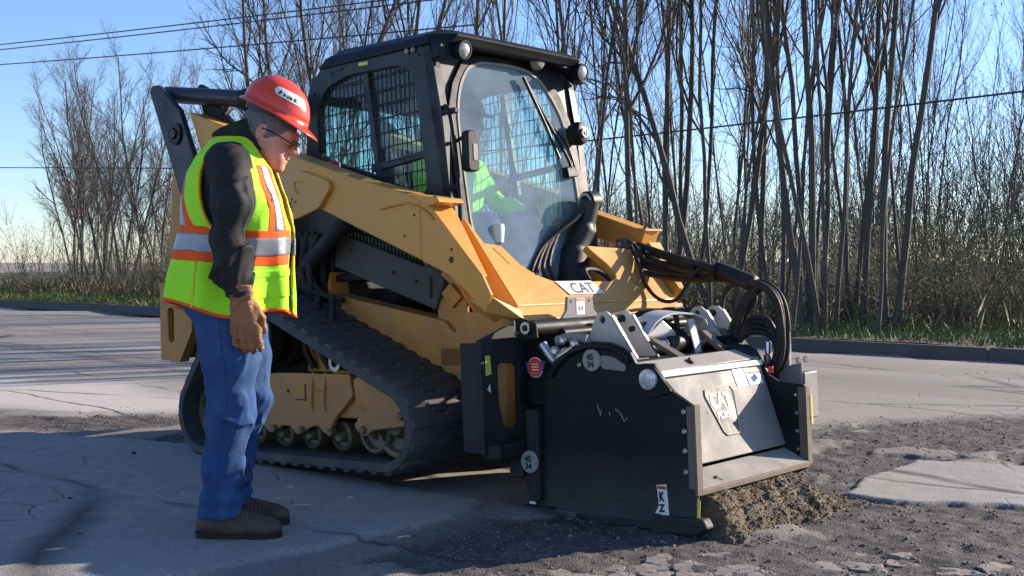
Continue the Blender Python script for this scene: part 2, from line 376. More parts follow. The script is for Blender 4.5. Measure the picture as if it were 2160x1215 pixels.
def ground_mat():
    m, n, l, b = new_mat('old_asphalt')
    tc = n.new('ShaderNodeTexCoord'); P = tc.outputs['Object']
    at = n.new('ShaderNodeVertexColor'); at.layer_name = 'zone'; sp = n.new('ShaderNodeSeparateColor'); l.new(at.outputs[0], sp.inputs[0])
    def noise(s, d=6, r=.6, vec=P):
        q = n.new('ShaderNodeTexNoise'); q.inputs['Scale'].default_value = s; q.inputs['Detail'].default_value = d; q.inputs['Roughness'].default_value = r; l.new(vec, q.inputs['Vector']); return q.outputs['Fac']
    def rng_(v, a, b_, c, d):
        q = n.new('ShaderNodeMapRange'); q.inputs[1].default_value = a; q.inputs[2].default_value = b_; q.inputs[3].default_value = c; q.inputs[4].default_value = d; l.new(v, q.inputs[0]); return q.outputs[0]
    def mix(f, A, B):
        q = n.new('ShaderNodeMix'); q.data_type = 'RGBA'
        if hasattr(f, 'default_value') or isinstance(f, float): pass
        if isinstance(f, float): q.inputs['Factor'].default_value = f
        else: l.new(f, q.inputs['Factor'])
        for s_, v in (('A', A), ('B', B)):
            if isinstance(v, tuple): q.inputs[s_].default_value = rgb(v)
            else: l.new(v, q.inputs[s_])
        return q.outputs['Result']
    def math_(op, a, b_=None):
        q = n.new('ShaderNodeMath'); q.operation = op
        for i, v in enumerate((a, b_)):
            if v is None: continue
            if isinstance(v, (int, float)): q.inputs[i].default_value = v
            else: l.new(v, q.inputs[i])
        return q.outputs[0]
    mp = n.new('ShaderNodeMapping'); mp.inputs['Rotation'].default_value = (0, 0, R_(42.05)); l.new(P, mp.inputs[0])
    mp2 = n.new('ShaderNodeMapping'); mp2.inputs['Scale'].default_value = (.06, .9, 1); l.new(mp.outputs[0], mp2.inputs[0])
    stre = noise(1.0, 5, .55, mp2.outputs[0])
    big = noise(.35, 6, .6); fine = noise(90, 3, .7); med = noise(9, 5, .6)
    road = mix(rng_(stre, .35, .65, 0, 1), (.235, .210, .185), (.33, .297, .262))
    road = mix(rng_(big, .4, .65, 0, .5), road, (.26, .228, .20))
    vor = n.new('ShaderNodeTexVoronoi'); vor.inputs['Scale'].default_value = 150; l.new(P, vor.inputs['Vector'])
    stone = mix(rng_(vor.outputs['Color'], .1, .9, 0, 1), (.030, .027, .025), (.26, .23, .21))
    gravel = mix(rng_(med, .35, .65, .25, .85), (.045, .041, .038), stone)
    slab = mix(rng_(med, .3, .7, 0, 1), (.285, .262, .235), (.365, .335, .30))
    slab = mix(rng_(big, .45, .6, 0, .6), slab, (.235, .222, .21))
    road = mix(math_('MULTIPLY', at.outputs['Alpha'], .85), road, (.56, .50, .44))
    base = mix(sp.outputs[2], road, gravel)
    base = mix(math_('MAXIMUM', sp.outputs[0], sp.outputs[1]), base, slab)
    grain = rng_(fine, .3, .7, .68, 1.32)
    # long cracks and tar lines running with the road, and a wandering crack net
    wv = n.new('ShaderNodeTexNoise'); wv.inputs['Scale'].default_value = .8; wv.inputs['Detail'].default_value = 6; l.new(mp.outputs[0], wv.inputs['Vector'])
    va = n.new('ShaderNodeVectorMath'); va.operation = 'MULTIPLY_ADD'; l.new(wv.outputs['Color'], va.inputs[0]); va.inputs[1].default_value = (.5, .5, 0); l.new(mp.outputs[0], va.inputs[2])
    sc = n.new('ShaderNodeMapping'); sc.inputs['Scale'].default_value = (.16, .85, 1); l.new(va.outputs[0], sc.inputs[0])
    v2 = n.new('ShaderNodeTexVoronoi'); v2.feature = 'DISTANCE_TO_EDGE'; v2.inputs['Scale'].default_value = 1.0; l.new(sc.outputs[0], v2.inputs['Vector'])
    crack = rng_(v2.outputs['Distance'], .0, .022, 1, 0)
    crack = math_('MULTIPLY', crack, rng_(noise(.8, 3, .6), .42, .56, .1, .85))
    v3 = n.new('ShaderNodeTexVoronoi'); v3.feature = 'DISTANCE_TO_EDGE'; v3.inputs['Scale'].default_value = 3.5; l.new(va.outputs[0], v3.inputs['Vector'])
    c3 = math_('MULTIPLY', rng_(v3.outputs['Distance'], .0, .03, 1, 0), rng_(noise(.5, 3, .6), .52, .60, 0, .7))
    cr = math_('MAXIMUM', crack, c3)
    col = mix(cr, base, (.035, .032, .03))
    sv = n.new('ShaderNodeVectorMath'); sv.operation = 'SCALE'; l.new(col, sv.inputs[0]); l.new(grain, sv.inputs['Scale'])
    l.new(sv.outputs[0], b.inputs['Base Color']); b.inputs['Roughness'].default_value = .85; b.inputs['Specular IOR Level'].default_value = .35
    h = math_('ADD', math_('MULTIPLY', fine, .5), math_('MULTIPLY', rng_(vor.outputs['Distance'], 0, .6, 1, 0), math_('ADD', math_('MULTIPLY', sp.outputs[2], 1.2), .25)))
    h = math_('SUBTRACT', h, math_('MULTIPLY', cr, 1.5))
    bp = n.new('ShaderNodeBump'); bp.inputs['Strength'].default_value = .8; bp.inputs['Distance'].default_value = .006; l.new(h, bp.inputs['Height']); l.new(bp.outputs[0], b.inputs['Normal'])
    return m
GM = ground_mat()
V = np.stack([GX, GY, gz - .008 * fade * 0], -1).reshape(-1, 3)
# the carriageway stops at the kerb: drop the sheet under the verge
dist = GX * EN.x + GY * EN.y
V[:, 2] -= (np.clip((dist - KERB - .2) / .3, 0, 1) * .15).reshape(-1)
gr = mesh_np('ground', V, F, GM, smooth=True); tag(gr, kind='structure')
ca = gr.data.color_attributes.new('zone', 'FLOAT_COLOR', 'POINT')
ca.data.foreach_set('color', np.stack([ga, gb, gg, gp], -1).astype(np.float32).ravel())

# kerb: a run of weathered concrete lengths
CONC = mat('weathered_kerb_concrete', (.10, .085, .08), .85, var=.3, scale=3, dust=(.09, .075, .065), dust_amt=.6, bump=.3, bscale=50)
kerb = bpy.data.objects.new('kerb', None); COL.objects.link(kerb); tag(kerb, kind='structure')
bm = bmesh.new(); add_box(bm, (-1.495, -.075, -.05), (1.495, .075, .135)); bmesh.ops.recalc_face_normals(bm, faces=bm.faces[:])
bmesh.ops.bevel(bm, geom=[e for e in bm.edges if abs(e.verts[0].co.z - e.verts[1].co.z) < .01 and e.verts[0].co.z > .1], offset=.02, segments=2, affect='EDGES')
kme = bpy.data.meshes.new('kerb_stone'); bm.to_mesh(kme); bm.free(); kme.materials.append(CONC)
for k in range(-14, 22):
    o = bpy.data.objects.new('kerb_stone', kme); COL.objects.link(o); o.parent = kerb
    c = EN * (KERB + random.uniform(-.01, .01)) - ED * (3.0 * k); o.location = (c.x, c.y, random.uniform(-.008, .004)); o.rotation_euler = (0, 0, R_(-42.05) + random.uniform(-.004, .004))
# verge: soil sheet behind the kerb
SOIL = mat('verge_soil', (.085, .085, .045), .95, var=.4, scale=1.5, dust=(.16, .13, .085), dust_amt=.8, bump=.4, bscale=20)
us = np.concatenate([np.linspace(-70, 70, 120)]); vs2 = np.concatenate([np.linspace(0, 6, 25), np.linspace(7, 120, 40)])
U, Vv = np.meshgrid(us, vs2, indexing='ij')
zx = .10 + .10 * np.clip(Vv / 3, 0, 1) + .04 * fbm2(U, Vv, 77, 1.2, 4) + .012 * np.clip(Vv - 8, 0, 60)
X = -ED.x * U + EN.x * (KERB + .06 + Vv); Y = -ED.y * U + EN.y * (KERB + .06 + Vv)
idx = np.arange(U.size).reshape(U.shape); F = np.stack([idx[:-1, :-1], idx[1:, :-1], idx[1:, 1:], idx[:-1, 1:]], -1).reshape(-1, 4)[:, ::-1]
vg = mesh_np('verge', np.stack([X, Y, zx], -1).reshape(-1, 3), F.copy(), SOIL, smooth=True); tag(vg, kind='structure')
def verge_z(p):
    v = EN.x * p[0] + EN.y * p[1] - KERB - .06
    return .10 + .10 * min(max(v / 3, 0), 1) + .012 * max(v - 8, 0)

# grass blades on the verge
def blades(name, n, fn, hmin, hmax, w, m, seed, lean=.35):
    r = np.random.default_rng(seed); P = fn(r, n); h = r.uniform(hmin, hmax, n) * (0.6 + .8 * r.random(n)); a = r.uniform(0, 6.28, n); L = r.normal(0, lean, (n, 2)) * h[:, None]
    dx, dy = np.cos(a) * w, np.sin(a) * w
    v = np.zeros((n, 4, 3), np.float32)
    v[:, 0] = P - np.stack([dx, dy, 0 * dx], -1); v[:, 1] = P + np.stack([dx, dy, 0 * dx], -1)
    mid = P + np.stack([L[:, 0] * .35, L[:, 1] * .35, h * .6], -1); v[:, 2] = mid + np.stack([dx, dy, 0 * dx], -1) * .7; v[:, 3] = P + np.stack([L[:, 0], L[:, 1], h], -1)
    b = np.arange(n)[:, None] * 4
    F = np.concatenate([b + [0, 1, 2], b + [0, 2, 3]], 0)
    return mesh_np(name, v.reshape(-1, 3), F, m)
GRASS = mat('spring_grass', (.075, .125, .025), .7, var=.5, scale=1.2, dust=(.24, .21, .10), dust_amt=.5, spec=.3)
DRYG = mat('dry_grass', (.17, .14, .075), .8, var=.35, scale=2.0)
def strip(lo, hi, ulo=-16, uhi=34):
    def f(r, n):
        u = r.uniform(ulo, uhi, n); v = lo + (hi - lo) * r.random(n) ** 1.2
        x = -ED.x * u + EN.x * (KERB + .1 + v); y = -ED.y * u + EN.y * (KERB + .1 + v)
        return np.stack([x, y, .09 + .10 * np.clip(v / 3, 0, 1)], -1)
    return f
tag(blades('grass', 60000, strip(0.0, 3.2), .05, .15, .006, GRASS, 1), 'short green spring grass growing on the verge behind the kerb', 'grass', kind='stuff')
tag(blades('dry_grass', 15000, strip(1.6, 7.0), .12, .42, .005, DRYG, 2, .3), 'dry straw coloured grass standing under the bare trees', 'dry grass', kind='stuff')

# ------------------------------------------------------------------ loose stone and broken asphalt
STONE = mat('loose_stone', (.21, .18, .155), .9, var=.5, scale=30, spec=.3)
def rocks(name, P, S, m, seed, parent=None):
    """many small irregular stones in one mesh"""
    r = np.random.default_rng(seed); base = np.array([(0, 0, 1), (.9, 0, .2), (.28, .86, .2), (-.73, .53, .2), (-.73, -.53, .2), (.28, -.86, .2), (0, 0, -.7)], np.float32)
    n = len(P); a = r.uniform(0, 6.28, n); c, s = np.cos(a), np.sin(a)
    b = base[None] * (1 + r.uniform(-.35, .35, (n, 7, 1))) * np.stack([np.ones(n), r.uniform(.6, 1, n), r.uniform(.35, .8, n)], -1)[:, None]
    x = b[..., 0] * c[:, None] - b[..., 1] * s[:, None]; y = b[..., 0] * s[:, None] + b[..., 1] * c[:, None]
    v = np.stack([x, y, b[..., 2]], -1) * S[:, None, None] + P[:, None]
    f = np.array([(0, 1, 2), (0, 2, 3), (0, 3, 4), (0, 4, 5), (0, 5, 1), (6, 2, 1), (6, 3, 2), (6, 4, 3), (6, 5, 4), (6, 1, 5)])
    F = (np.arange(n)[:, None, None] * 7 + f[None]).reshape(-1, 3)
    return mesh_np(name, v.reshape(-1, 3), F, m, parent)
r = np.random.default_rng(5); N = 60000
px = r.uniform(-3.0, 3.3, N); py = r.uniform(3.35, 8.6, N)
z0, a0, b0_, g0 = ground_fields(px.astype(np.float32), py.astype(np.float32))
keep = r.random(N) < (g0 * .55 + .006)
S = (.0022 + .010 * r.random(N) ** 5)[keep]
st_ = rocks('gravel', np.stack([px, py, z0 + .001], -1)[keep], S, STONE, 6); tag(st_, 'loose grey stone chips scattered over the broken asphalt', 'gravel', kind='stuff')

# broken slabs of old surfacing, each its own piece
SLABM = mat('broken_slab', (.25, .21, .18), .85, var=.3, scale=14, dust=(.17, .15, .135), dust_amt=.6, bump=.3, bscale=120)
def clip_half(poly, mx, my, nx, ny):
    out = []
    for i in range(len(poly)):
        a, b = poly[i], poly[(i + 1) % len(poly)]; da = (a[0] - mx) * nx + (a[1] - my) * ny; db = (b[0] - mx) * nx + (b[1] - my) * ny
        if da <= 0: out.append(a)
        if (da < 0) != (db < 0): t = da / (da - db); out.append((a[0] + (b[0] - a[0]) * t, a[1] + (b[1] - a[1]) * t))
    return out
CH_POLY = [(-.45, 3.55), (-.30, 3.86), (.30, 4.05), (.85, 4.28), (1.25, 4.30), (1.75, 4.05), (2.1, 3.75), (2.1, 3.45), (.5, 3.3)]
rr = random.Random(12); seeds = []
for _ in range(2600):
    x, y = rr.uniform(-.7, 2.3), rr.uniform(3.2, 4.5); m_ = .050 + .065 * (mnoise.noise(Vector((x * 2.2, y * 2.2, 3))) * .5 + .5)
    if all(((x - q[0]) / 1.45) ** 2 + (y - q[1]) ** 2 > m_ * m_ for q in seeds): seeds.append((x, y))
chs = []
for i, (sx, sy) in enumerate(seeds):
    if not in_poly((sx + rr.uniform(-.1, .1), sy + rr.uniform(-.06, .06)), CH_POLY) or rr.random() < .28 + .5 * (mnoise.noise(Vector((sx * 3, sy * 4, 9))) > .12): continue
    poly = [(sx - .12, sy - .12), (sx + .12, sy - .12), (sx + .12, sy + .12), (sx - .12, sy + .12)]
    for j, (tx, ty) in enumerate(seeds):
        if i != j and abs(tx - sx) < .3 and abs(ty - sy) < .3:
            dx, dy = tx - sx, ty - sy; L = math.hypot(dx, dy) + 1e-9; g_ = .003 + .009 * rr.random()
            poly = clip_half(poly, (sx + tx) / 2 - dx / L * g_, (sy + ty) / 2 - dy / L * g_, dx / L, dy / L)
    if len(poly) < 3: continue
    # rough the outline
    out = []
    for k in range(len(poly)):
        a, b = Vector(poly[k]), Vector(poly[(k + 1) % len(poly)])
        ns = max(1, int((b - a).length / .018))
        for q in range(ns):
            p = a.lerp(b, q / ns); out.append((p.x + rr.uniform(-.009, .009), p.y + rr.uniform(-.009, .009)))
    cx = sum(p[0] for p in out) / len(out); cy = sum(p[1] for p in out) / len(out)
    h = rr.uniform(.002, .008); n_ = len(out); tl = (rr.uniform(-.06, .06), rr.uniform(-.06, .06))
    vb = [(p[0] - cx, p[1] - cy, -.02) for p in out]; vm = [(p[0] - cx, p[1] - cy, h * .7 + (p[0] - cx) * tl[0] + (p[1] - cy) * tl[1]) for p in out]
    vt = [((p[0] - cx) * .94, (p[1] - cy) * .94, h + rr.uniform(-.002, .002) + (p[0] - cx) * tl[0] + (p[1] - cy) * tl[1]) for p in out]; vc = [(0, 0, h + .001)]
    F = []
    for k in range(n_):
        k2 = (k + 1) % n_
        F += [(k, k2, n_ + k2, n_ + k), (n_ + k, n_ + k2, 2 * n_ + k2, 2 * n_ + k), (2 * n_ + k, 2 * n_ + k2, 3 * n_)]
    o = mesh_np('asphalt_piece', vb + vm + vt + vc, F, SLABM, gr); o.location = (cx, cy, float(ground_fields(np.array([cx], np.float32), np.array([cy], np.float32))[0][0]) - .004)
    chs.append(o)

# heap of millings pushed up in front of the planer
MILL = mat('fresh_millings', (.095, .068, .040), .95, var=.45, scale=25, dust=(.17, .125, .08), dust_amt=.6, bump=.5, bscale=150)
lx, ly = np.meshgrid(np.linspace(1.05, 1.95, 110), np.linspace(-.78, .50, 150), indexing='ij')
def heap_h(lx, ly):
    w = fbm2(lx, ly, 61, 9, 3, .5) * .045
    a = np.clip((lx - 1.10) / .25, 0, 1); fr = 1 - np.clip((lx + w - 1.50) / (.26), 0, 1); fr = fr ** 1.15
    e0 = np.clip((ly + .70 + w) / .10, 0, 1); e1 = np.clip((.31 - ly + w) / .24, 0, 1)
    h = .165 * a * fr * e0 ** .7 * e1 ** .8
    return h * (1 + .16 * fbm2(lx, ly, 62, 14, 4, .6)) + np.where(h > .004, fbm2(lx, ly, 63, 60, 3, .6) * .008, -.01)
hz = heap_h(lx.astype(np.float32), ly.astype(np.float32))
def hw(lx, ly, h):
    X = MO.x + fx.x * lx + fy.x * ly; Y = MO.y + fx.y * lx + fy.y * ly
    return X, Y, h + .004
X, Y, Z = hw(lx, ly, hz); Z = np.where(hz < .004, -.02, Z)
idx = np.arange(X.size).reshape(X.shape); F = np.stack([idx[:-1, :-1], idx[1:, :-1], idx[1:, 1:], idx[:-1, 1:]], -1).reshape(-1, 4)
HP = mesh_np('millings_heap', np.stack([X, Y, Z], -1).reshape(-1, 3), F, MILL, smooth=False)
tag(HP, 'heap of crumbly brown asphalt millings under the front plank of the planer', 'millings')
r = np.random.default_rng(9); N = 9000
qx = r.uniform(1.25, 1.80, N).astype(np.float32); qy = r.uniform(-.72, .44, N).astype(np.float32); qh = heap_h(qx, qy); kp = (qh > .004) | (r.random(N) < .12)
qx, qy, qh = qx[kp], qy[kp], np.maximum(qh[kp], 0); X, Y, Z = hw(qx, qy, qh)
rocks('crumb', np.stack([X, Y, Z], -1), .003 + .009 * r.random(len(X)) ** 3, MILL, 8, HP)['kind'] = 'stuff'

# small dark lumps and straws on the pavement
LUMP = mat('dark_lump', (.03, .03, .03), .9)
STRAW = mat('pale_straw', (.55, .50, .42), .8)
for x, y, s, lb in ((-2.0, 6.15, .022, 'largest black asphalt lump, alone on the pale pavement left of the legs'), (-1.62, 4.35, .010, 'tiny black lump on the pavement at the left, level with the boots'), (-1.9, 5.0, .012, 'small black lump on the pavement left of the boots, farther back'), (-.93, 4.92, .010, 'tiny black lump beside the pale straw right of the boots'), (.35, 4.45, .014, 'small black lump on the dark asphalt in front of the planer'), (-1.35, 6.3, .012, 'small black lump behind the legs near the track')):
    o = rocks('asphalt_crumb', np.array([[0, 0, s * .4]]), np.array([s]), LUMP, int(abs(x) * 100)); o.location = (x, y, .024)
    tag(o, lb, 'asphalt lump', 'black lumps on the pavement')
for x, y, a, L, lb in ((-.88, 4.86, .3, .075, 'longest pale straw, on the shaded pavement just beyond the boot toes'), (-.70, 5.02, .2, .03, 'short pale straw right of the longest one, nearer the track'), (-.40, 4.30, .5, .05, 'pale straw lying alone near the bottom edge of the pavement'), (-1.0, 5.25, -.2, .03, 'tiny pale straw behind the boots close to the track')):
    o = tube('straw', [(-L / 2, 0, .004), (0, .004, .006), (L / 2, 0, .004)], .003, STRAW, None, 5); o.location = (x, y, .024); o.rotation_euler = (0, 0, a)
    tag(o, lb, 'straw', 'pale straws on the pavement')

# ------------------------------------------------------------------ trees
BARK = mat('grey_bark', (.068, .059, .050), .9, var=.4, scale=2.5, dust=(.13, .115, .09), dust_amt=.6, bump=.7, bscale=18, streak=(1, 1, .25))
BARKD = mat('dark_bark', (.060, .050, .048), .9, var=.4, scale=2.5, dust=(.12, .10, .08), dust_amt=.5, bump=.5, bscale=25, streak=(1, 1, .25))
TWIG = mat('twig_bark', (.090, .072, .058), .9, var=.3, scale=1.5)
class Tubes:
    def __init__(s): s.V = []; s.F = []; s.n = 0
    def add(s, P, R, k):
        R = R * np.where(R > .012, .82, 1.0)
        """P (m,3) path, R (m,) radii"""
        m = len(P); t = np.gradient(P, axis=0); t /= np.linalg.norm(t, axis=1, keepdims=True) + 1e-9
        ref = np.array([.31, .95, .05]); u = np.cross(t, ref); u /= np.linalg.norm(u, axis=1, keepdims=True) + 1e-9; v = np.cross(t, u)
        a = np.arange(k) * 2 * np.pi / k
        s.V.append((P[:, None] + (u[:, None] * np.cos(a)[None, :, None] + v[:, None] * np.sin(a)[None, :, None]) * R[:, None, None]).reshape(-1, 3))
        i = np.arange(m - 1)[:, None] * k; j = np.arange(k)[None]; j2 = (j + 1) % k
        s.F.append(np.stack([i + j, i + j2, i + k + j2, i + k + j], -1).reshape(-1, 4) + s.n); s.n += m * k
    def mesh(s, name, m, smooth=True):
        me_o = mesh_np(name, np.concatenate(s.V), np.concatenate(s.F), m, smooth=smooth); me = me_o.data; bpy.data.objects.remove(me_o); return me
def branch_path(r, p, d, L, up, wig, m):
    P = [np.array(p, float)]; d = np.array(d, float); d /= np.linalg.norm(d)
    for i in range(m):
        d = d + r.normal(0, wig, 3) + np.array([0, 0, up]); d /= np.linalg.norm(d); P.append(P[-1] + d * L / m)
    return np.array(P), d
def make_tree(seed, H, r0, stems=1, spread=.12, lowb=.35, dens=1.0, up=.13):
    r = np.random.default_rng(seed); T = Tubes(); C_ = Tubes()
    def grow(p, d, L, rad, lvl):
        m = (14, 8, 5, 4, 3)[lvl]; k = (8, 5, 4, 3, 3)[lvl]; wig = (.05, .09, .13, .18, .22)[lvl]
        P, _ = branch_path(r, p, d, L, (0.05, up * 1.6, up * 1.3, up * .9, up * .6)[lvl], wig, m)
        R = rad * (1 - np.linspace(0, 1, m + 1) ** 1.1 * (.72 if lvl < 2 else .8)); R = np.maximum(R, .0022)
        if lvl == 0: R[0] *= 1.35
        (T if lvl < 1 else C_).add(P, R, k)
        if lvl >= 4: return
        nb = int(((20, 13, 8, 5)[lvl]) * dens * (L / (H if lvl == 0 else L)) + r.integers(0, 2))
        for b in range(nb):
            t = (lowb if lvl == 0 else .22) + (1 - (lowb if lvl == 0 else .22)) * ((b + r.random()) / nb)
            f = t * m; i = min(int(f), m - 1); q = P[i] + (P[i + 1] - P[i]) * (f - i); dd = P[i + 1] - P[i]; dd /= np.linalg.norm(dd)
            a = r.uniform(0, 6.28); perp = np.array([math.cos(a), math.sin(a), r.uniform(-.1, .3)]); perp -= dd * perp.dot(dd); perp /= np.linalg.norm(perp) + 1e-9
            ang = r.uniform(.35, .85) if lvl else r.uniform(.30, .75)
            nd = dd * math.cos(ang) + perp * math.sin(ang)
            Lc = L * (1 - t * .55) * r.uniform(.42, .72) * (.55 if lvl == 0 else .72)
            if Lc < .12: continue
            rc = R[i] * (r.uniform(.30, .55) if r.random() < .8 else .72)
            grow(q, nd, Lc, rc, lvl + 1)
    for s in range(stems):
        a = r.uniform(0, 6.28); sp = spread * r.uniform(.5, 1.3) * (1 if stems > 1 else .35)
        grow((math.cos(a) * r0 * 1.1 * (stems > 1), math.sin(a) * r0 * 1.1 * (stems > 1), -.15), (math.cos(a) * sp, math.sin(a) * sp, 1), H * r.uniform(.82, 1.0), r0 * r.uniform(.65, 1.0), 0)
    return T.mesh('trunk', BARK), C_.mesh('crown', TWIG)
PROTO = {}
def proto(key, **kw):
    PROTO[key] = make_tree(**kw)
proto('tallA', seed=1, H=13, r0=.062, stems=1, dens=.9, lowb=.30)
proto('tallB', seed=2, H=12, r0=.046, stems=3, spread=.10, dens=.7, lowb=.28)
proto('tallC', seed=3, H=13, r0=.072, stems=2, spread=.08, dens=.85, lowb=.32)
proto('tallD', seed=4, H=12, r0=.055, stems=1, dens=.85, lowb=.22)
proto('slimA', seed=5, H=10, r0=.034, stems=1, dens=.75, lowb=.25)
proto('slimB', seed=6, H=9.5, r0=.038, stems=2, spread=.11, dens=.7, lowb=.2)
proto('slimC', seed=7, H=10.5, r0=.036, stems=1, dens=.75, lowb=.3)
proto('wideA', seed=8, H=11, r0=.085, stems=2, spread=.26, dens=1.0, lowb=.22, up=.02)
proto('wideB', seed=9, H=10.5, r0=.072, stems=1, dens=1.1, lowb=.24, up=.025)
def tree(key, px, depth, rz, sc, label, group=None, dark=False, lean=(0, 0)):
    x = (px - 1080) / FPX * depth; z = verge_z((x, depth)) if EN.x * x + EN.y * depth > KERB else 0
    o = empty('bare_tree', label, 'tree', loc=(x, depth, z - .05), group=group); o.rotation_euler = (lean[0], lean[1], rz); o.scale = (sc, sc, sc)
    t, c = PROTO[key]
    a = link('trunk', t, None, o); b = link('crown', c, None, o)
    return o
BIG = [ # key, px, depth, rot, scale, label, lean
 ('tallB', 1236, 17.5, .3, .92, 'pale grey bare tree forking right beside the right-hand mirror of the cab'),
 ('slimC', 1258, 19.0, 2.0, 1.0, 'slender bare tree just right of the forked one beside the cab'),
 ('tallA', 1335, 16.5, 1.2, .95, 'straight dark bare trunk rising behind the upper end of the far lift arm'),
 ('slimB', 1392, 18.0, .5, 1.0, 'thin forked bare tree above the hydraulic hoses'),
 ('tallC', 1420, 17.0, 2.6, .95, 'bare tree with two stems rising behind the middle of the hoses'),
 ('tallD', 1498, 16.2, 4.0, 1.0, 'dark bare tree leaning slightly left above the hose sleeve'),
 ('wideA', 1530, 16.8, .9, .85, 'bare tree with a thick low fork directly above the hose loop'),
 ('slimA', 1575, 18.2, 1.9, 1.1, 'slim bare tree just right of the thick forked one'),
 ('tallA', 1600, 17.2, 3.3, .9, 'straight bare tree rising just right of the hose loop'),
 ('tallC', 1697, 15.4, 5.3, 1.0, 'thick dark clump trunk, largest of the trees right of the hose loop'),
 ('tallB', 1722, 15.9, .1, 1.05, 'many-stemmed dark bare tree growing right against the thickest trunk'),
 ('tallD', 1762, 15.0, 2.2, 1.0, 'dark bare tree between the many-stemmed clump and the right edge'),
 ('tallA', 1822, 15.6, 5.1, .95, 'second bare trunk in from the right edge of the wood'),
 ('tallC', 1878, 14.9, 1.4, .95, 'bare tree with two stems, rightmost of all the trees'),
 ('slimA', 1290, 17.8, 3.1, 1.05, 'thin straight bare tree between the cab mirror and the far lift arm'),
 ('slimC', 1365, 16.0, 5.1, 1.1, 'slender bare tree directly above the bend of the far lift arm'),
 ('tallB', 1455, 18.4, 1.0, 1.0, 'three-stemmed bare tree behind the middle run of the hoses'),
 ('slimA', 1545, 15.2, .3, 1.1, 'slim bare tree standing at the front of the wood above the hose sleeve'),
 ('tallB', 1640, 16.4, 4.4, 1.0, 'three-stemmed bare tree to the right above the hose loop'),
 ('slimC', 1668, 14.6, 2.2, 1.1, 'thin bare tree at the grass edge left of the thickest trunk'),
 ('slimB', 1740, 14.4, 1.2, 1.1, 'twin thin bare stems rising from the grass right of the thickest trunk'),
 ('tallB', 1795, 16.2, 2.9, 1.0, 'three-stemmed bare tree left of the second trunk from the right'),
 ('slimA', 1850, 14.2, .7, 1.15, 'slim bare tree at the grass edge between the last two big trees'),
 ('slimC', 1905, 15.6, 3.9, 1.1, 'slim bare tree hard against the right edge'),
 ('wideB', 566, 24.5, .8, 1.0, 'lone dark bare tree rising behind the red helmet, forked against the sky'),
 ('wideA', 612, 23.0, 4.4, .95, 'spreading bare tree right of the lone one behind the helmet'),
 ('wideB', 700, 25.0, 2.9, 1.0, 'spreading bare tree above the rear edge of the cab side'),
 ('tallD', 640, 26.0, 3.6, .9, 'bare tree rising just left of the rear corner of the cab roof'),
 ('tallB', 735, 23.5, 2.3, .95, 'bushy bare tree above the rear half of the cab roof'),
 ('tallC', 845, 22.5, 1.1, 1.0, 'bare tree with close stems rising above the middle of the cab roof'),
 ('slimB', 920, 22.0, .2, 1.2, 'bare tree directly behind the peak of the cab roof'),
 ('tallA', 1010, 21.0, 4.1, .95, 'bare tree above the front visor of the cab'),
 ('tallB', 1095, 20.0, 5.0, .95, 'bare tree above the right half of the cab visor'),
 ('tallD', 1170, 18.8, .7, 1.0, 'bare tree just behind the right corner of the cab visor'),
 ('wideB', 300, 36, 2.8, .74, 'pale bare tree at the left edge, its rounded top below the cables'),
 ('wideA', 345, 38, 1.6, .56, 'small bare tree behind the raised rear link of the loader'),
 ('slimB', 272, 33, .4, .62, 'thin pale bare tree, leftmost of all the trees'),
 ('wideB', 215, 34, .1, .6, 'bare tree standing past the left end of the verge'),
 ('tallD', 318, 31, 2.2, .56, 'bare tree with low branches just behind the raised rear link'),
 ('wideA', 268, 34, 5.2, .68, 'broad bare tree cut by the left edge of the wood'),
 ('slimA', 335, 30, 1.4, .72, 'slim bare tree between the left edge tree and the vest'),
]
for i, t_ in enumerate(BIG):
    k, px, d, rz, sc, lab = t_
    tree(k, px, d, rz, sc, lab, lean=(random.uniform(-.02, .02), random.uniform(-.025, .025)))
rr = random.Random(4); keys = list(PROTO)
for i in range(84):
    u = rr.uniform(-6, 34); v = rr.uniform(5.5, 26) if u < 14 else rr.uniform(9, 24)
    p = EN * (KERB + v) - ED * u
    px = 1080 + FPX * p.x / p.y
    if (150 < px < 560 and rr.random() < .7) or px > 2230: continue
    k = rr.choice(['slimA', 'slimB', 'slimC', 'slimA', 'slimC', 'tallD', 'slimB', 'tallB'])
    tree(k, px, p.y, rr.uniform(0, 6.28), rr.uniform(.7, 1.05), {'slimA': 'very thin single bare stem deep in the wood among many', 'slimB': 'thin bare tree forking low, deep in the wood', 'slimC': 'thin upright bare tree with high branches deep in the wood', 'tallD': 'taller bare tree with low branches deep in the wood', 'tallB': 'many-stemmed bare tree deep in the wood behind the front row'}[k], 'thin trees filling the wood', lean=(rr.uniform(-.04, .04), rr.uniform(-.05, .05)))
for i in range(44):      # far small crowns along the left horizon
    px = rr.uniform(150, 620); d = rr.uniform(42, 75)
    tree(rr.choice(['wideA', 'wideB', 'slimB']), px, d, rr.uniform(0, 6.28), rr.uniform(.55, .95), 'low hazy bare tree far off along the left skyline', 'far bare trees on the left skyline')

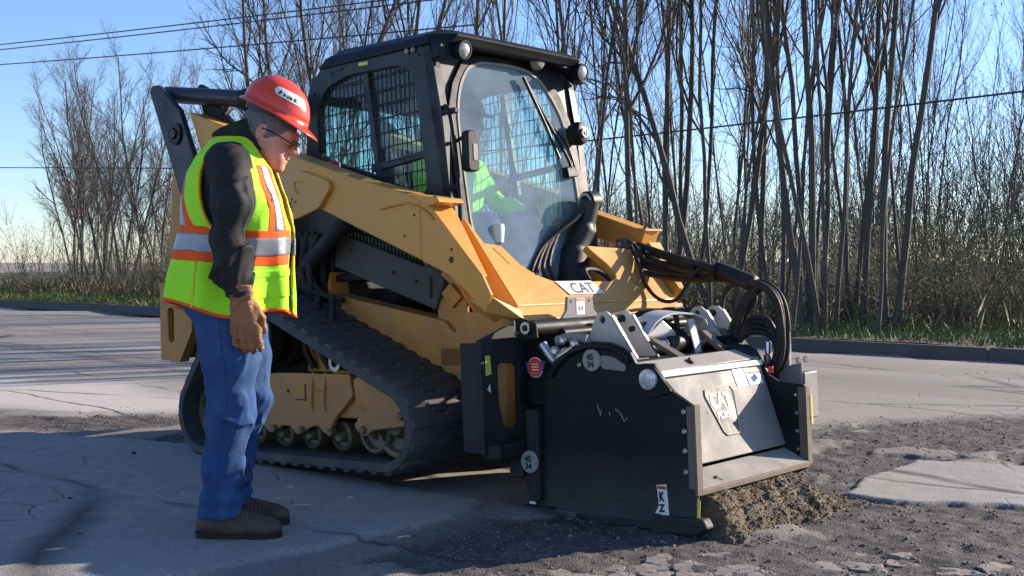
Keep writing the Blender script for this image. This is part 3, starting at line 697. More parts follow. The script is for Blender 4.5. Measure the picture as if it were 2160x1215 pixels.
# undergrowth: arching stems with sparse young leaves
LEAF = mat('young_leaf', (.13, .165, .045), .7, var=.4, scale=3, spec=.3)
LEAFR = mat('old_leaf', (.20, .11, .05), .8, var=.4, scale=3, spec=.3)
CANE = mat('bramble_cane', (.13, .105, .072), .85, var=.35, scale=2)
def make_bush(seed, H, W, n, nl, leafm):
    r = np.random.default_rng(seed); T = Tubes(); LP = []
    for i in range(n):
        a = r.uniform(0, 6.28); q = r.random() ** .5 * W * .45
        P, _ = branch_path(r, (math.cos(a) * q, math.sin(a) * q, -.03), (math.cos(a) * r.uniform(.1, .8), math.sin(a) * r.uniform(.1, .8), 1), H * r.uniform(.4, 1.1), -.03, .26, 7)
        T.add(P, np.linspace(r.uniform(.004, .011), .002, 8), 3)
        for b in range(r.integers(3, 7)):
            j = r.integers(1, 6); P2, _ = branch_path(r, P[j], r.normal(0, 1, 3) + (0, 0, .8), H * r.uniform(.12, .4), .02, .25, 3)
            T.add(P2, np.linspace(.004, .0016, 4), 3); LP.append(P2[1:])
    LP = np.concatenate(LP); c = LP[r.integers(0, len(LP), nl)] + r.normal(0, .03, (nl, 3))
    s = r.uniform(.010, .026, nl)[:, None]; u = r.normal(size=(nl, 3)); u /= np.linalg.norm(u, axis=1, keepdims=True); v = np.cross(u, r.normal(size=(nl, 3))); v /= np.linalg.norm(v, axis=1, keepdims=True)
    Vx = np.stack([c - u * s, c + v * s * .5, c + u * s, c - v * s * .5], 1).reshape(-1, 3); Fx = np.arange(nl * 4).reshape(-1, 4)
    lo = mesh_np('leaves', Vx, Fx, leafm); lm = lo.data; bpy.data.objects.remove(lo)
    return T.mesh('stems', CANE), lm
BP = [make_bush(21, 2.2, 1.7, 50, 1700, LEAF), make_bush(22, 1.6, 1.9, 60, 1900, LEAF), make_bush(23, 2.8, 1.6, 44, 1300, LEAF), make_bush(24, 1.4, 1.5, 60, 400, LEAFR), make_bush(25, 3.6, 1.7, 40, 1700, LEAF)]
rr = random.Random(8); nb = 0
for i in range(120):
    u = -5 + 36 * (i + rr.random()) / 120; v = rr.choice([rr.uniform(2.0, 3.6), rr.uniform(3.5, 7), rr.uniform(6, 12)])
    p = EN * (KERB + v) - ED * u
    if 1080 + FPX * p.x / p.y > 2150: continue
    q = rr.randrange(5) if v > 3.6 else rr.choice([1, 3, 3, 0, 1])
    o = empty('bush', ('tall bush of brown canes with small green leaves under the trees', 'low green-leaved bramble tangle at the edge of the verge', 'high airy bush of canes dotted with green leaves', 'low brown bush with a few withered rust leaves', 'tallest leafing bush of long arching canes among the trunks')[q], 'bush', loc=(p.x, p.y, verge_z(p) - .03), group='brambly undergrowth along the verge')
    s = rr.uniform(.6, 1.05); o.scale = (s * 1.1, s * 1.1, s); o.rotation_euler = (0, 0, rr.uniform(0, 6.28))
    a = link('stems', BP[q][0], None, o); b = link('leaves', BP[q][1], None, o); b['kind'] = 'stuff'; nb += 1
# the depth of the wood: countless thin stems reading as one mass
FARM = mat('far_stems', (.11, .098, .078), .9, var=.25, scale=.5)
r = np.random.default_rng(31); T = Tubes()
for i in range(3600):
    u = r.uniform(-10, 60); v = r.uniform(14, 46); p = EN * (KERB + v) - ED * u
    if 1080 + FPX * p.x / p.y > 2300: continue
    H = r.uniform(2.5, 7.5) if u < 22 else r.uniform(1.8, 5.0)
    P, _ = branch_path(r, (p.x, p.y, verge_z(p)), (r.normal(0, .12), r.normal(0, .12), 1), H, .03, .15, 6)
    T.add(P, np.linspace(r.uniform(.010, .032), .003, 7), 3)
    for b in range(7):
        j = r.integers(1, 5); P2, _ = branch_path(r, P[j], (r.normal(0, .7), r.normal(0, .7), 1), H * r.uniform(.12, .40), .04, .22, 3); T.add(P2, np.linspace(.009, .004, 4), 3)
me = T.mesh('far_wood', FARM, False); fo = link('far_wood', me); tag(fo, 'purplish mass of thin bare stems filling the back of the wood', 'wood', kind='stuff')

# haze of opening buds and young leaves through the lower wood
r = np.random.default_rng(77); N = 60000
u = r.uniform(-4, 40, N); v = r.uniform(2.5, 26, N); cl = vnoise(np.stack([u, v, v * 0], -1).astype(np.float32), 9, 3, .9, .6)
zz = .2 + np.where(u > 12, 2.0, 4.6) * r.random(N) ** 2.0 * (1 + .5 * cl); kp = (cl > -.05) | (r.random(N) < .2)
P = np.stack([EN.x * (KERB + v) - ED.x * u, EN.y * (KERB + v) - ED.y * u, zz], -1)[kp]; n_ = len(P); pxs = 1080 + FPX * P[:, 0] / P[:, 1]; P = P[pxs < 2150]; n_ = len(P)
sz = r.uniform(.010, .026, (n_, 1)); a1 = r.normal(size=(n_, 3)); a1 /= np.linalg.norm(a1, axis=1, keepdims=True); a2 = np.cross(a1, r.normal(size=(n_, 3))); a2 /= np.linalg.norm(a2, axis=1, keepdims=True)
Vx = np.stack([P - a1 * sz, P + a2 * sz * .5, P + a1 * sz, P - a2 * sz * .5], 1).reshape(-1, 3)
tag(mesh_np('young_leaves', Vx, np.arange(n_ * 4).reshape(-1, 4), LEAF), 'scattered yellow-green young leaves opening through the lower wood', 'leaves', kind='stuff')

# overhead cables
CABLE = mat('cable_black', (.02, .02, .022), .6)
def cable(p0, p1, sag, r_, label):
    a, b = Vector(p0), Vector(p1); pts = [a.lerp(b, t / 20) - Vector((0, 0, sag * 4 * (t / 20) * (1 - t / 20))) for t in range(21)]
    o = tube('overhead_cable', [(p - a) for p in pts], r_, CABLE, None, 6, 1); o.location = a; tag(o, label, 'cable', 'overhead cables along the wood')
def wp(px, py, d): return ((px - 1080) / FPX * d, d, CAM_H + (550 - py) / FPX * d)
cable(wp(-500, 140, 42), wp(1000, -20, 18), .12, .012, 'overhead cable crossing the left sky, topmost of the three')
cable(wp(-500, 150, 42), wp(1000, -8, 18), .12, .012, 'overhead cable crossing the left sky just under the topmost one')
cable(wp(-500, 165, 42), wp(1000, 55, 18), .12, .012, 'overhead cable crossing the left sky, lowest of the three')
cable(wp(-500, 352, 42), wp(1000, 358, 20), .0, .011, 'thin cable low behind the worker, passing under the sky cables')
cable(wp(1000, 322, 20), wp(2500, 152, 12), .03, .012, 'thin cable crossing the trunks right of the cab at mirror height')
# ------------------------------------------------------------------ compact track loader
LD = empty('compact_track_loader', 'yellow compact track loader with black caged cab standing on the asphalt behind the worker', 'track loader', mtx=MM)

def belt_path(circles, step):
    """convex loop round circles (x, z, r) in the xz plane, resampled evenly"""
    P = [(x + r * math.cos(a), z + r * math.sin(a)) for x, z, r in circles for a in [2 * math.pi * i / 72 for i in range(72)]]
    P = sorted(set(P))
    def half(Q):
        h = []
        for p in Q:
            while len(h) > 1 and (h[-1][0] - h[-2][0]) * (p[1] - h[-2][1]) - (h[-1][1] - h[-2][1]) * (p[0] - h[-2][0]) <= 0: h.pop()
            h.append(p)
        return h
    H = half(P)[:-1] + half(P[::-1])[:-1]
    seg = [math.dist(H[i], H[(i + 1) % len(H)]) for i in range(len(H))]; tot = sum(seg); n = int(round(tot / step))
    out = []; i = 0; acc = 0
    for k in range(n):
        t = tot * k / n
        while acc + seg[i] < t: acc += seg[i]; i += 1
        f = (t - acc) / seg[i]; a, b = H[i], H[(i + 1) % len(H)]
        out.append((a[0] + (b[0] - a[0]) * f, a[1] + (b[1] - a[1]) * f))
    return out
CIRC = [(0.075, 0.215, 0.185), (-1.36, 0.23, 0.20), (-1.02, 0.63, 0.215)]
def make_track(side, lugs_parts):
    y0, y1 = (-0.965, -0.515) if side < 0 else (0.515, 0.965)
    loop = belt_path(CIRC, 0.024); n = len(loop)
    nrm = []
    for i in range(n):
        a, b = loop[i - 1], loop[(i + 1) % n]; tx, tz = b[0] - a[0], b[1] - a[1]; L = math.hypot(tx, tz); nrm.append((tz / L, -tx / L))
    bm = bmesh.new(); R4 = []
    for (x, z), (nx, nz) in zip(loop, nrm):
        o, i_ = 0.018, -0.028
        R4.append([bm.verts.new(q) for q in ((x + nx * (o - .008), y0, z + nz * (o - .008)), (x + nx * o, y0 + .012, z + nz * o), (x + nx * o, y1 - .012, z + nz * o), (x + nx * (o - .008), y1, z + nz * (o - .008)), (x + nx * i_, y1, z + nz * i_), (x + nx * i_, y0, z + nz * i_))])
    for i in range(n):
        A, B = R4[i], R4[(i + 1) % n]
        for k in range(6): bm.faces.new((A[k], B[k], B[(k + 1) % 6], A[(k + 1) % 6]))
    tr = bm_obj('track', bm, RUB, LD, smooth=True, autosm=40)
    w = y1 - y0
    # one lug bar: staggered blocks with chamfered flanks
    def lug_mesh(ys):
        bm = bmesh.new()
        for a, b, dx in ys:
            x0, x1, h = dx - 0.028, dx + 0.028, 0.010
            v = [bm.verts.new(p) for p in ((x0, a, -0.004), (x1, a, -0.004), (x1, b, -0.004), (x0, b, -0.004), (x0 + .010, a + .006, h), (x1 - .010, a + .006, h), (x1 - .010, b - .006, h), (x0 + .010, b - .006, h))]
            for f in ((0, 3, 2, 1), (4, 5, 6, 7), (0, 1, 5, 4), (1, 2, 6, 5), (2, 3, 7, 6), (3, 0, 4, 7)): bm.faces.new([v[k] for k in f])
        me = bpy.data.meshes.new('tread_lug'); bm.to_mesh(me); bm.free(); me.materials.append(RUB); return me
    mA = lug_mesh([(y0 + .004, y0 + w * .30, 0.0), (y0 + w * .27, y0 + w * .52, .018), (y0 + w * .5, y0 + w * .72, -.012)])
    mB = lug_mesh([(y0 + w * .30, y0 + w * .50, -.012), (y0 + w * .48, y0 + w * .74, .018), (y0 + w * .70, y1 - .004, 0.0)])
    k = 0
    for i in range(0, n, 2):
        (x, z), (nx, nz) = loop[i], nrm[i]
        if not lugs_parts and i % 4: continue
        o = bpy.data.objects.new('tread_lug', mA if k % 2 else mB); COL.objects.link(o); o.parent = tr; k += 1
        X = Vector((-nz, 0, nx)) * -1; Zv = Vector((nx, 0, nz)); Y = Zv.cross(X)
        o.matrix_local = Matrix(((X.x, 0, Zv.x, x + nx * .017), (0, 1, 0, 0), (X.z, 0, Zv.z, z + nz * .017), (0, 0, 0, 1)))
    # sprocket, idlers, rollers, frame
    s = side; yo = s * 0.872; yi = s * 0.60
    def wheel(name, x, z, r, hub, m=ROLL):
        a = Vector((x, yi, z)); b = Vector((x, yo, z)); L = abs(yo - yi)
        return lathe(name, a, b, [(0, 0), (0, r - .01), (.01, r), (L * .32, r), (L * .34, r * .72), (L * .66, r * .72), (L * .68, r), (L - .012, r), (L, r - .012), (L - .004, r * .80), (L - .03, r * .74), (L - .035, hub * 1.5), (L - .01, hub * 1.35), (L + .012, hub), (L + .012, 0)], m, LD, 32, 30)
    for x in (-1.22, -1.0, -0.772, -0.554, -0.327): wheel('track_roller', x, 0.150, 0.072, 0.022)
    wheel('track_roller', -0.085, 0.185, 0.108, 0.028)
    wheel('idler_wheel', 0.075, 0.215, 0.152, 0.04); wheel('idler_wheel', -1.36, 0.23, 0.168, 0.04)
    sp = wheel('drive_sprocket', -1.02, 0.63, 0.165, 0.06, BLKD)
    fr = [(-1.30, .42), (-1.22, .455), (-.89, .445), (-.70, .452), (-.19, .450), (-.172, .348), (-.302, .244), (-.355, .172), (-.385, .163), (-.44, .200), (-.50, .190), (-.578, .152), (-.61, .152), (-.655, .190), (-.72, .190), (-.79, .152), (-.83, .152), (-.88, .190), (-.95, .190), (-1.01, .152), (-1.05, .152), (-1.15, .24), (-1.30, .30)]
    f = prof('track_frame', fr, s * 0.915, s * 0.888, YELD, LD, 0.006); box('frame_core', (-1.22, min(s * .62, s * .888), .24), (.0, max(s * .62, s * .888), .43), YELD, LD, .01)
    fr2 = [(-.155, .43), (-.09, .45), (-.02, .435), (.172, .350), (.190, .30), (.188, .222), (-.03, .196), (-.075, .168), (-.105, .168), (-.15, .196), (-.158, .225), (-.075, .272), (-.062, .288), (-.14, .300)]
    prof('idler_arm', fr2, s * 0.925, s * 0.890, YELD, LD, 0.008)
    for x, z in ((-.772, .175), (-.554, .175), (-.327, .175), (-.09, .198), (.168, .27)):
        cyl('roller_bolt', (x, s * .90, z), (x, s * .940, z), 0.019, ROLL, LD, 14)
    # welded straps and grease access on the frame
    for x in (-.47, -.375):
        tube('frame_strap', [(x, s * .905, .455), (x + .006, s * .920, .40), (x - .004, s * .919, .32), (x, s * .916, .27)], 0.007, YELD, LD, 6)
    tube('frame_strap', [(-.475, s * .918, .375), (-.37, s * .918, .372)], 0.005, YELD, LD, 6, 1)
    box('frame_slot', (-.60, s * .915 - .004, .32), (-.52, s * .915 + .004, .326), INK, LD, 0)
    box('frame_slot', (-.525, s * .915 - .004, .326), (-.519, s * .915 + .004, .40), INK, LD, 0)
    cyl('frame_hole', (-.66, s * .90, .365), (-.66, s * .919, .365), 0.010, INK, LD, 12)
    # suspension pivot
    ring('pivot_ring', (-.377, s * .80, .500), (0, s, 0), .024, .043, .05, STEEL, LD)
    cyl('pivot_pin', (-.377, s * .62, .500), (-.377, s * .835, .500), .026, BLKD, LD)
    hull('pivot_bracket', [(-.47, s * .66, .44), (-.29, s * .66, .44), (-.33, s * .66, .53), (-.43, s * .66, .53), (-.47, s * .79, .44), (-.29, s * .79, .44), (-.33, s * .79, .53), (-.43, s * .79, .53)], YELD, LD)
    prof('frame_upright', [(-.80, .44), (-.56, .44), (-.62, .56), (-.66, .74), (-.80, .74)], s * .60, s * .68, YELD, LD)
    for x in (-.72, -.60):
        tube('drive_hose', [(x, s * .70, .46), (x - .03, s * .73, .58), (x + .03, s * .70, .70), (x - .05, s * .62, .82)], .018, HOSEM, LD)
    return tr
make_track(-1, True); make_track(1, False)

# --- lower body
PANEL = mat('dusty_side_panel', (.055, .052, .046), .55, var=.25, scale=5, dust=(.11, .10, .085), dust_amt=.6, spec=.3)
box('belly_plate', (-1.95, -.50, .20), (.20, .50, .66), BLKD, LD, .02)
prof('side_rail', [(-.785, .955), (-.78, .838), (.06, .682), (.10, .640), (.27, .560), (.27, .46), (-.2, .46), (-.80, .60), (-1.0, .60), (-1.0, .90), (-.80, .90)], -.53, -.40, YELD, LD, .008)
prof('side_rail', [(-.785, .955), (-.78, .838), (.06, .682), (.27, .560), (.27, .46), (-.2, .46), (-1.0, .60), (-1.0, .90)], .40, .53, YELD, LD, .008)
prof('body_side_panel', [(-.76, .98), (-.73, 1.13), (-.62, 1.135), (-.06, .955), (.07, .90), (-.01, .735)], -.515, -.47, PANEL, LD, .006)
prof('body_side_panel', [(-.76, .98), (-.73, 1.13), (-.62, 1.135), (-.06, .955), (.07, .90), (-.01, .735)], .47, .515, BLKD, LD, .006)
for x, z in ((-.62, 1.06), (-.30, .93), (-.14, .88)): cyl('panel_bolt', (x, -.516, z), (x, -.525, z), .009, INK, LD, 10)
prof('panel_rib', [(-.04, .90), (-.025, .895), (-.03, .79), (-.045, .795)], -.522, -.515, BLKD, LD, 0)
# front lower frame of the body
box('front_frame', (.02, -.53, .30), (.30, .53, .56), YELD, LD, .012)
prof('front_post', [(.22, .85), (.288, .85), (.284, .64), (.33, .56), (.18, .56), (.205, .63)], -.60, -.585, YELD, LD, .003)
plate('front_gusset', [(.148, -.53, .785), (.226, -.60, .782), (.222, -.60, .695), (.143, -.53, .70)], (.0, .02, 0), YELD, LD, .002)
plate('arm_stop', [(.12, -.60, .90), (.17, -.60, .955), (.30, -.60, .86), (.25, -.60, .80)], (0, .06, 0), YELD, LD)
plate('arm_stop', [(.14, -.62, .81), (.20, -.62, .86), (.27, -.62, .79), (.20, -.62, .74)], (0, .05, 0), YELD, LD)
for s in (-1, 1):
    prof('arm_leg', [(.34, .72), (.60, .72), (.60, .45), (.58, .20), (.50, .16), (.44, .24), (.42, .50)], s * .58, s * .70, YELD, LD, .01)
    cyl('hitch_pin', (.53, s * .54, .24), (.53, s * .735, .24), .03, STEEL, LD)
    tube('tilt_cylinder', [(.30, s * .48, .95), (.56, s * .46, .40)], .035, BLKD, LD, 12, 1)
box('floor_front', (-.02, -.50, .56), (.30, .50, .80), YELD, LD, .02)
# engine enclosure at the rear
prof('engine_hood', [(-.98, .60), (-.98, 1.45), (-1.25, 1.42), (-1.90, 1.25), (-1.95, 1.1), (-1.95, .55), (-1.6, .50)], -.46, .46, BLKD, LD, .02)
prof('rear_tower', [(-1.50, 1.62), (-1.22, 1.52), (-1.12, 1.2), (-1.15, .80), (-1.95, .80), (-1.94, 1.2), (-1.87, 1.60), (-1.75, 1.60)], -.76, -.60, YELD, LD, .01)
prof('rear_tower', [(-1.50, 1.62), (-1.22, 1.52), (-1.12, 1.2), (-1.15, .80), (-1.95, .80), (-1.94, 1.2), (-1.87, 1.60), (-1.75, 1.60)], .60, .76, YELD, LD, .01)
rg = hole_plate('rear_bumper', [(-2.125, .95), (-2.135, .50), (-1.935, .485), (-1.80, .66), (-1.78, .95)], rounded([(-2.05, .80), (-1.98, .80), (-1.985, .60), (-2.045, .60)], .035), lambda x, z: (x, -.72, z), (0, .06, 0), YELD, LD, .004)
box('rear_bumper', (-2.13, -.66, .50), (-2.06, .72, .95), YELD, LD, .01)
box('rear_crossbeam', (-2.08, -.60, .95), (-1.70, .60, 1.10), BLKD, LD, .01)
# dark pump and drive gear hiding behind the arm
for q in range(7):
    a = (-1.0 + .06 * q, -.56 + .02 * (q % 3), .62 + .03 * q); b = (-.80 - .03 * q, -.58, 1.15 + .02 * (q % 2)); mid = (-.93 + .05 * (q % 3), -.62 + .02 * (q % 2), .9)
    tube('machine_hose', [a, mid, b], .016, HOSEM, LD, 7)
box('pump_housing', (-1.02, -.56, .70), (-.80, -.48, 1.12), BLK, LD, .02)
tube('lift_cylinder', [(-1.30, -.56, .74), (-.52, -.60, 1.22)], .045, BLKD, LD, 16, 1)
cyl('lift_cylinder_rod', (-.52, -.60, 1.22), (-.40, -.60, 1.295), .024, CHROME, LD)

# --- lift arms
armN = [(-1.62, 1.885), (-1.133, 1.705), (-.772, 1.562), (-.228, 1.375), (.036, 1.300), (.162, 1.258), (.245, 1.232), (.299, 1.178), (.581, .876), (.627, .793), (.590, .716), (.492, .801), (.371, .893), (.208, .960), (-.241, 1.143), (-.485, 1.245), (-.60, 1.30), (-1.50, 1.60)]
armB = [p for p in armN if p[0] < .245] ; armB = armN[:armN.index((.245, 1.232))] + [(.208, 1.243), (.208, .960)] + armN[armN.index((-.241, 1.143)):]
arm = prof('lift_arm', armB, -.80, -.66, YEL, LD, .008)
def prism_var(name, pts, m, parent, bev=.003):
    """pts: (x, z, y outer, y inner)"""
    bm = bmesh.new(); a = [bm.verts.new((x, yo, z)) for x, z, yo, yi in pts]; b = [bm.verts.new((x, yi, z)) for x, z, yo, yi in pts]; n = len(pts)
    bm.faces.new(a)
    for i in range(n): bm.faces.new((a[i], b[i], b[(i + 1) % n], a[(i + 1) % n]))
    f = bm.faces.new(b[::-1]); bmesh.ops.triangulate(bm, faces=[f])
    return bm_obj(name, bm, m, parent, bev)
prism_var('arm_nose', [(.209, 1.243, -.80, -.66), (.245, 1.232, -.80, -.66), (.299, 1.178, -.80, -.66), (.581, .876, -.80, -.768), (.55, .845, -.80, -.768), (.492, .801, -.80, -.74), (.371, .893, -.80, -.67), (.209, .960, -.80, -.66)], YEL, arm)
prof('arm_nose_plate', [(.54, .90), (.581, .876), (.627, .793), (.590, .716), (.492, .801), (.50, .84)], -.801, -.786, YEL, arm, .002)
armF = [(-1.62, 1.885), (-.772, 1.562), (-.228, 1.375), (-.08, 1.285), (.40, 1.108), (.345, .995), (.02, 1.11), (-.241, 1.15), (-.60, 1.30), (-1.50, 1.60)]
prof('lift_arm', armF, .66, .80, YEL, LD, .008)
hull('arm_toe', [(.622, -.786, .785), (.590, -.786, .716), (.475, -.786, .775), (.618, -.604, .722), (.640, -.604, .678), (.50, -.604, .62), (.42, -.604, .66)], YEL, LD, .004)
hull('arm_toe', [(.36, .66, 1.02), (.42, .66, 1.05), (.60, .66, .80), (.50, .66, .70), (.36, .77, 1.02), (.42, .77, 1.05), (.62, .70, .78), (.50, .70, .70)], YEL, LD, .004)
# cover plate with pivot pin on the near arm
prof('arm_bracket', rounded([(-.62, 1.455), (-.405, 1.382), (-.393, 1.345), (-.485, 1.253), (-.675, 1.212), (-.742, 1.240), (-.755, 1.36), (-.87, 1.40), (-.86, 1.46)], .022), -.826, -.804, YEL, LD, .003)
ring('arm_pin', (-.725, -.826, 1.283), (0, -1, 0), .010, .024, .012, BLKD, LD); cyl('arm_pin_bolt', (-.725, -.82, 1.283), (-.725, -.832, 1.283), .011, STEEL, LD, 10)
for x, z in ((-.66, 1.30), (-.69, 1.315), (.40, 1.0), (.10, 1.08), (.17, 1.17)): cyl('plug', (x, -.80, z), (x, -.829 if x < -.5 else -.803, z), .0065, INK, LD, 10)
cyl('arm_hole', (.395, -.79, .955), (.395, -.803, .955), .016, INK, LD, 16)
tube('arm_rib', [(-.60, -.829, 1.395), (-.66, -.829, 1.40), (-.66, -.829, 1.36), (-.64, -.829, 1.345)], .004, YEL, LD, 5, 3)
plate('arm_cap', [(.15, -.812, 1.268), (.33, -.812, 1.235), (.345, -.812, 1.215), (.262, -.812, 1.20)], (0, .16, 0), YEL, LD, .003)
for y in (-.79, -.70): cyl('cap_bolt', (.30, y, 1.236), (.302, y, 1.246), .010, ROLL, LD, 8)
tube('work_line', [(-.05, -.808, 1.215), (.06, -.812, 1.225), (.15, -.812, 1.222), (.25, -.81, 1.18), (.295, -.806, 1.14)], .005, YEL, LD, 6)
# inclined cross member between the arms
u_ = Vector((.435 * 0 + .33, 0, -.435)).normalized(); nI = Vector((-.435, 0, -.33)).normalized()
CM = [(.276, -.594, 1.152), (.29, -.57, 1.132), (.365, -.553, 1.035), (.370, -.50, 1.030), (.374, -.449, 1.022), (.40, -.43, .99), (.444, -.395, .931), (.470, -.35, .897), (.489, -.300, .872), (.503, -.24, .852), (.507, 0, .847), (.508, .208, .845), (.497, .262, .862), (.477, .279, .886), (.44, .262, .935), (.395, .21, .995), (.370, .19, 1.03), (.375, .45, 1.02), (.385, .652, 1.008), (.590, .652, .738), (.588, -.594, .740)]
bm = bmesh.new(); add_poly_prism(bm, CM, nI * .04); bm_obj('cross_member', bm, YEL, LD, .006)
plate('cross_member_lip', [(.588, -.602, .740), (.588, .652, .738), (.635, .60, .679), (.637, -.602, .675)], nI * .03, YEL, LD, .006)
box('cross_tube', (.44, -.60, .64), (.56, .60, .74), YEL, LD, .02)
plate('cross_web', [(.278, -.590, 1.150), (.590, -.590, .740), (.46, -.590, .62), (.13, -.590, 1.06)], (0, .012, 0), YEL, LD, .002)
plate('channel_floor', [(.13, -.66, 1.06), (.13, -.592, 1.06), (.46, -.592, .64), (.46, -.66, .64)], nI * .01, YELD, LD, 0)
plate('cross_slot', [(.385, -.517, 1.008), (.445, -.470, .928), (.442, -.462, .932), (.382, -.509, 1.012)], nI * -.003, YELD, LD, 0)
cyl('cross_bolt', Vector((.482, -.33, .883)), Vector((.482, -.33, .883)) - nI * .004, .006, INK, LD, 10)
# decal on the cross member
dl = Vector((0, 1, 0)); up = -u_
org = Vector((.560, -.185, .778)) - nI * .003
plate('decal_plate', [org + dl * -.0 + up * .004, org + dl * .27 + up * .004, org + dl * .22 + up * .085, org + dl * -.05 + up * .085], nI * -.001, WHITEP, LD, 0)
text('decal_lettering', 'CAT', .088, org - nI * .0012 + dl * .035 + up * .012, dl, up, INK, LD, 1.0, .0012)
# inner yellow casting and boot behind the notch
hull('pivot_casting', [(.10, .30, .70), (.10, .62, .70), (.42, .30, .82), (.42, .62, .82), (.34, .33, .97), (.34, .60, 1.0), (.08, .42, 1.05), (.08, .62, 1.05)], YEL, LD, .02)
cyl('casting_bolt', (.40, .40, .90), (.43, .40, .88), .022, BLKD, LD)
tube('step_bar', [(.50, .04, .85), (.46, .06, .90), (.44, .18, .90), (.48, .24, .85)], .012, BLKD, LD)
tube('cable_boot', [(.24, .40, 1.27), (.22, .37, 1.15), (.20, .30, 1.02), (.22, .24, .88), (.27, .22, .80)], [.055] * 9 + [.07] * 8 + [.085] * 8 + [.09] * 8, INK, LD, 14)
for q in range(4):
    tube('control_hose', [(.25, .36 - .03 * q, 1.24 - .02 * q), (.20, .20 - .05 * q, 1.12 - .03 * q), (.24, .05 - .05 * q, .95 - .03 * q), (.32, .0 - .03 * q, .84)], .011, HOSEM, LD, 7)
cyl('work_roller', (.23, .38, 1.27), (.23, .46, 1.275), .055, INK, LD); ring('roller_clip', (.23, .375, 1.27), (0, -1, 0), .032, .044, .008, STEEL, LD)
# coupler block on the far arm
for (x, y, z), (a, b, c) in (((.30, .60, 1.05), (.07, .05, .05)), ((.345, .585, 1.035), (.05, .06, .04)), ((.40, .60, .99), (.06, .05, .06)), ((.36, .58, .985), (.035, .04, .05))):
    bm = bmesh.new(); add_box(bm, (x - a / 2, y - b / 2, z - c / 2), (x + a / 2, y + b / 2, z + c / 2)); bm_obj('hose_coupler', bm, RUST, LD, .01)
for q in range(5):
    x = .27 + .045 * q; cyl('coupler_nut', (x, .60, 1.05 - .01 * q), (x + .03, .57, 1.04 - .012 * q), .016, RUST if q % 2 else STEEL, LD, 6)
plate('arm_end_cap', [(.34, .66, 1.118), (.405, .66, 1.108), (.415, .80, 1.108), (.35, .80, 1.118)], (0, 0, .012), YEL, LD, .002)
cyl('cap_bolt', (.375, .70, 1.12), (.375, .70, 1.136), .012, RUST, LD, 6); cyl('cap_bolt', (.375, .76, 1.12), (.375, .76, 1.136), .012, RUST, LD, 6)
cyl('cap_bolt', (.03, .71, 1.255), (.035, .71, 1.272), .018, YEL, LD, 8)

# --- rear link and tilt link
prof('rear_link', [(-1.960, 2.045), (-1.93, 2.075), (-1.87, 2.07), (-1.66, 1.90), (-1.50, 1.55), (-1.42, 1.30), (-1.62, 1.28), (-1.72, 1.52)], -.84, -.805, CABP, LD, .006)
prof('rear_link', [(-1.960, 2.045), (-1.93, 2.075), (-1.87, 2.07), (-1.66, 1.90), (-1.50, 1.55), (-1.42, 1.30), (-1.62, 1.28), (-1.72, 1.52)], .805, .84, CABP, LD, .006)
ring('link_pin', (-1.70, -.84, 1.77), (0, -1, 0), .034, .062, .012, BLK, LD); cyl('link_bolt', (-1.70, -.83, 1.77), (-1.70, -.862, 1.77), .026, CABP, LD)
prof('link_ear', [(-1.70, 2.04), (-1.66, 2.06), (-1.60, 2.03), (-1.36, 1.80), (-1.60, 1.80)], -.70, -.67, BLK, LD, .006)
tube('tilt_link', [(-1.93, -.74, 2.035), (-1.20, -.72, 1.905)], .047, CABP, LD, 16, 1)
tube('tilt_link', [(-1.20, -.72, 1.905), (-.80, -.70, 1.84)], .058, BLK, LD, 16, 1)
tube('rear_hose', [(-1.45, -.70, 1.86), (-1.32, -.73, 1.90), (-1.18, -.73, 1.84), (-1.05, -.73, 1.72)], .014, HOSEM, LD)
tube('rear_hose', [(-1.38, -.72, 1.85), (-1.25, -.75, 1.86), (-1.12, -.75, 1.76)], .010, STEEL, LD)
box('fire_bottle', (-.86, -.62, 1.44), (-.62, -.55, 1.52), REDP, LD, .02); box('fire_bottle_bracket', (-.88, -.60, 1.40), (-.50, -.54, 1.44), BLK, LD, .005)
for x in (-.80, -.74): box('bottle_tag', (x, -.626, 1.462), (x + .03, -.621, 1.472), WHITEP, LD, 0)

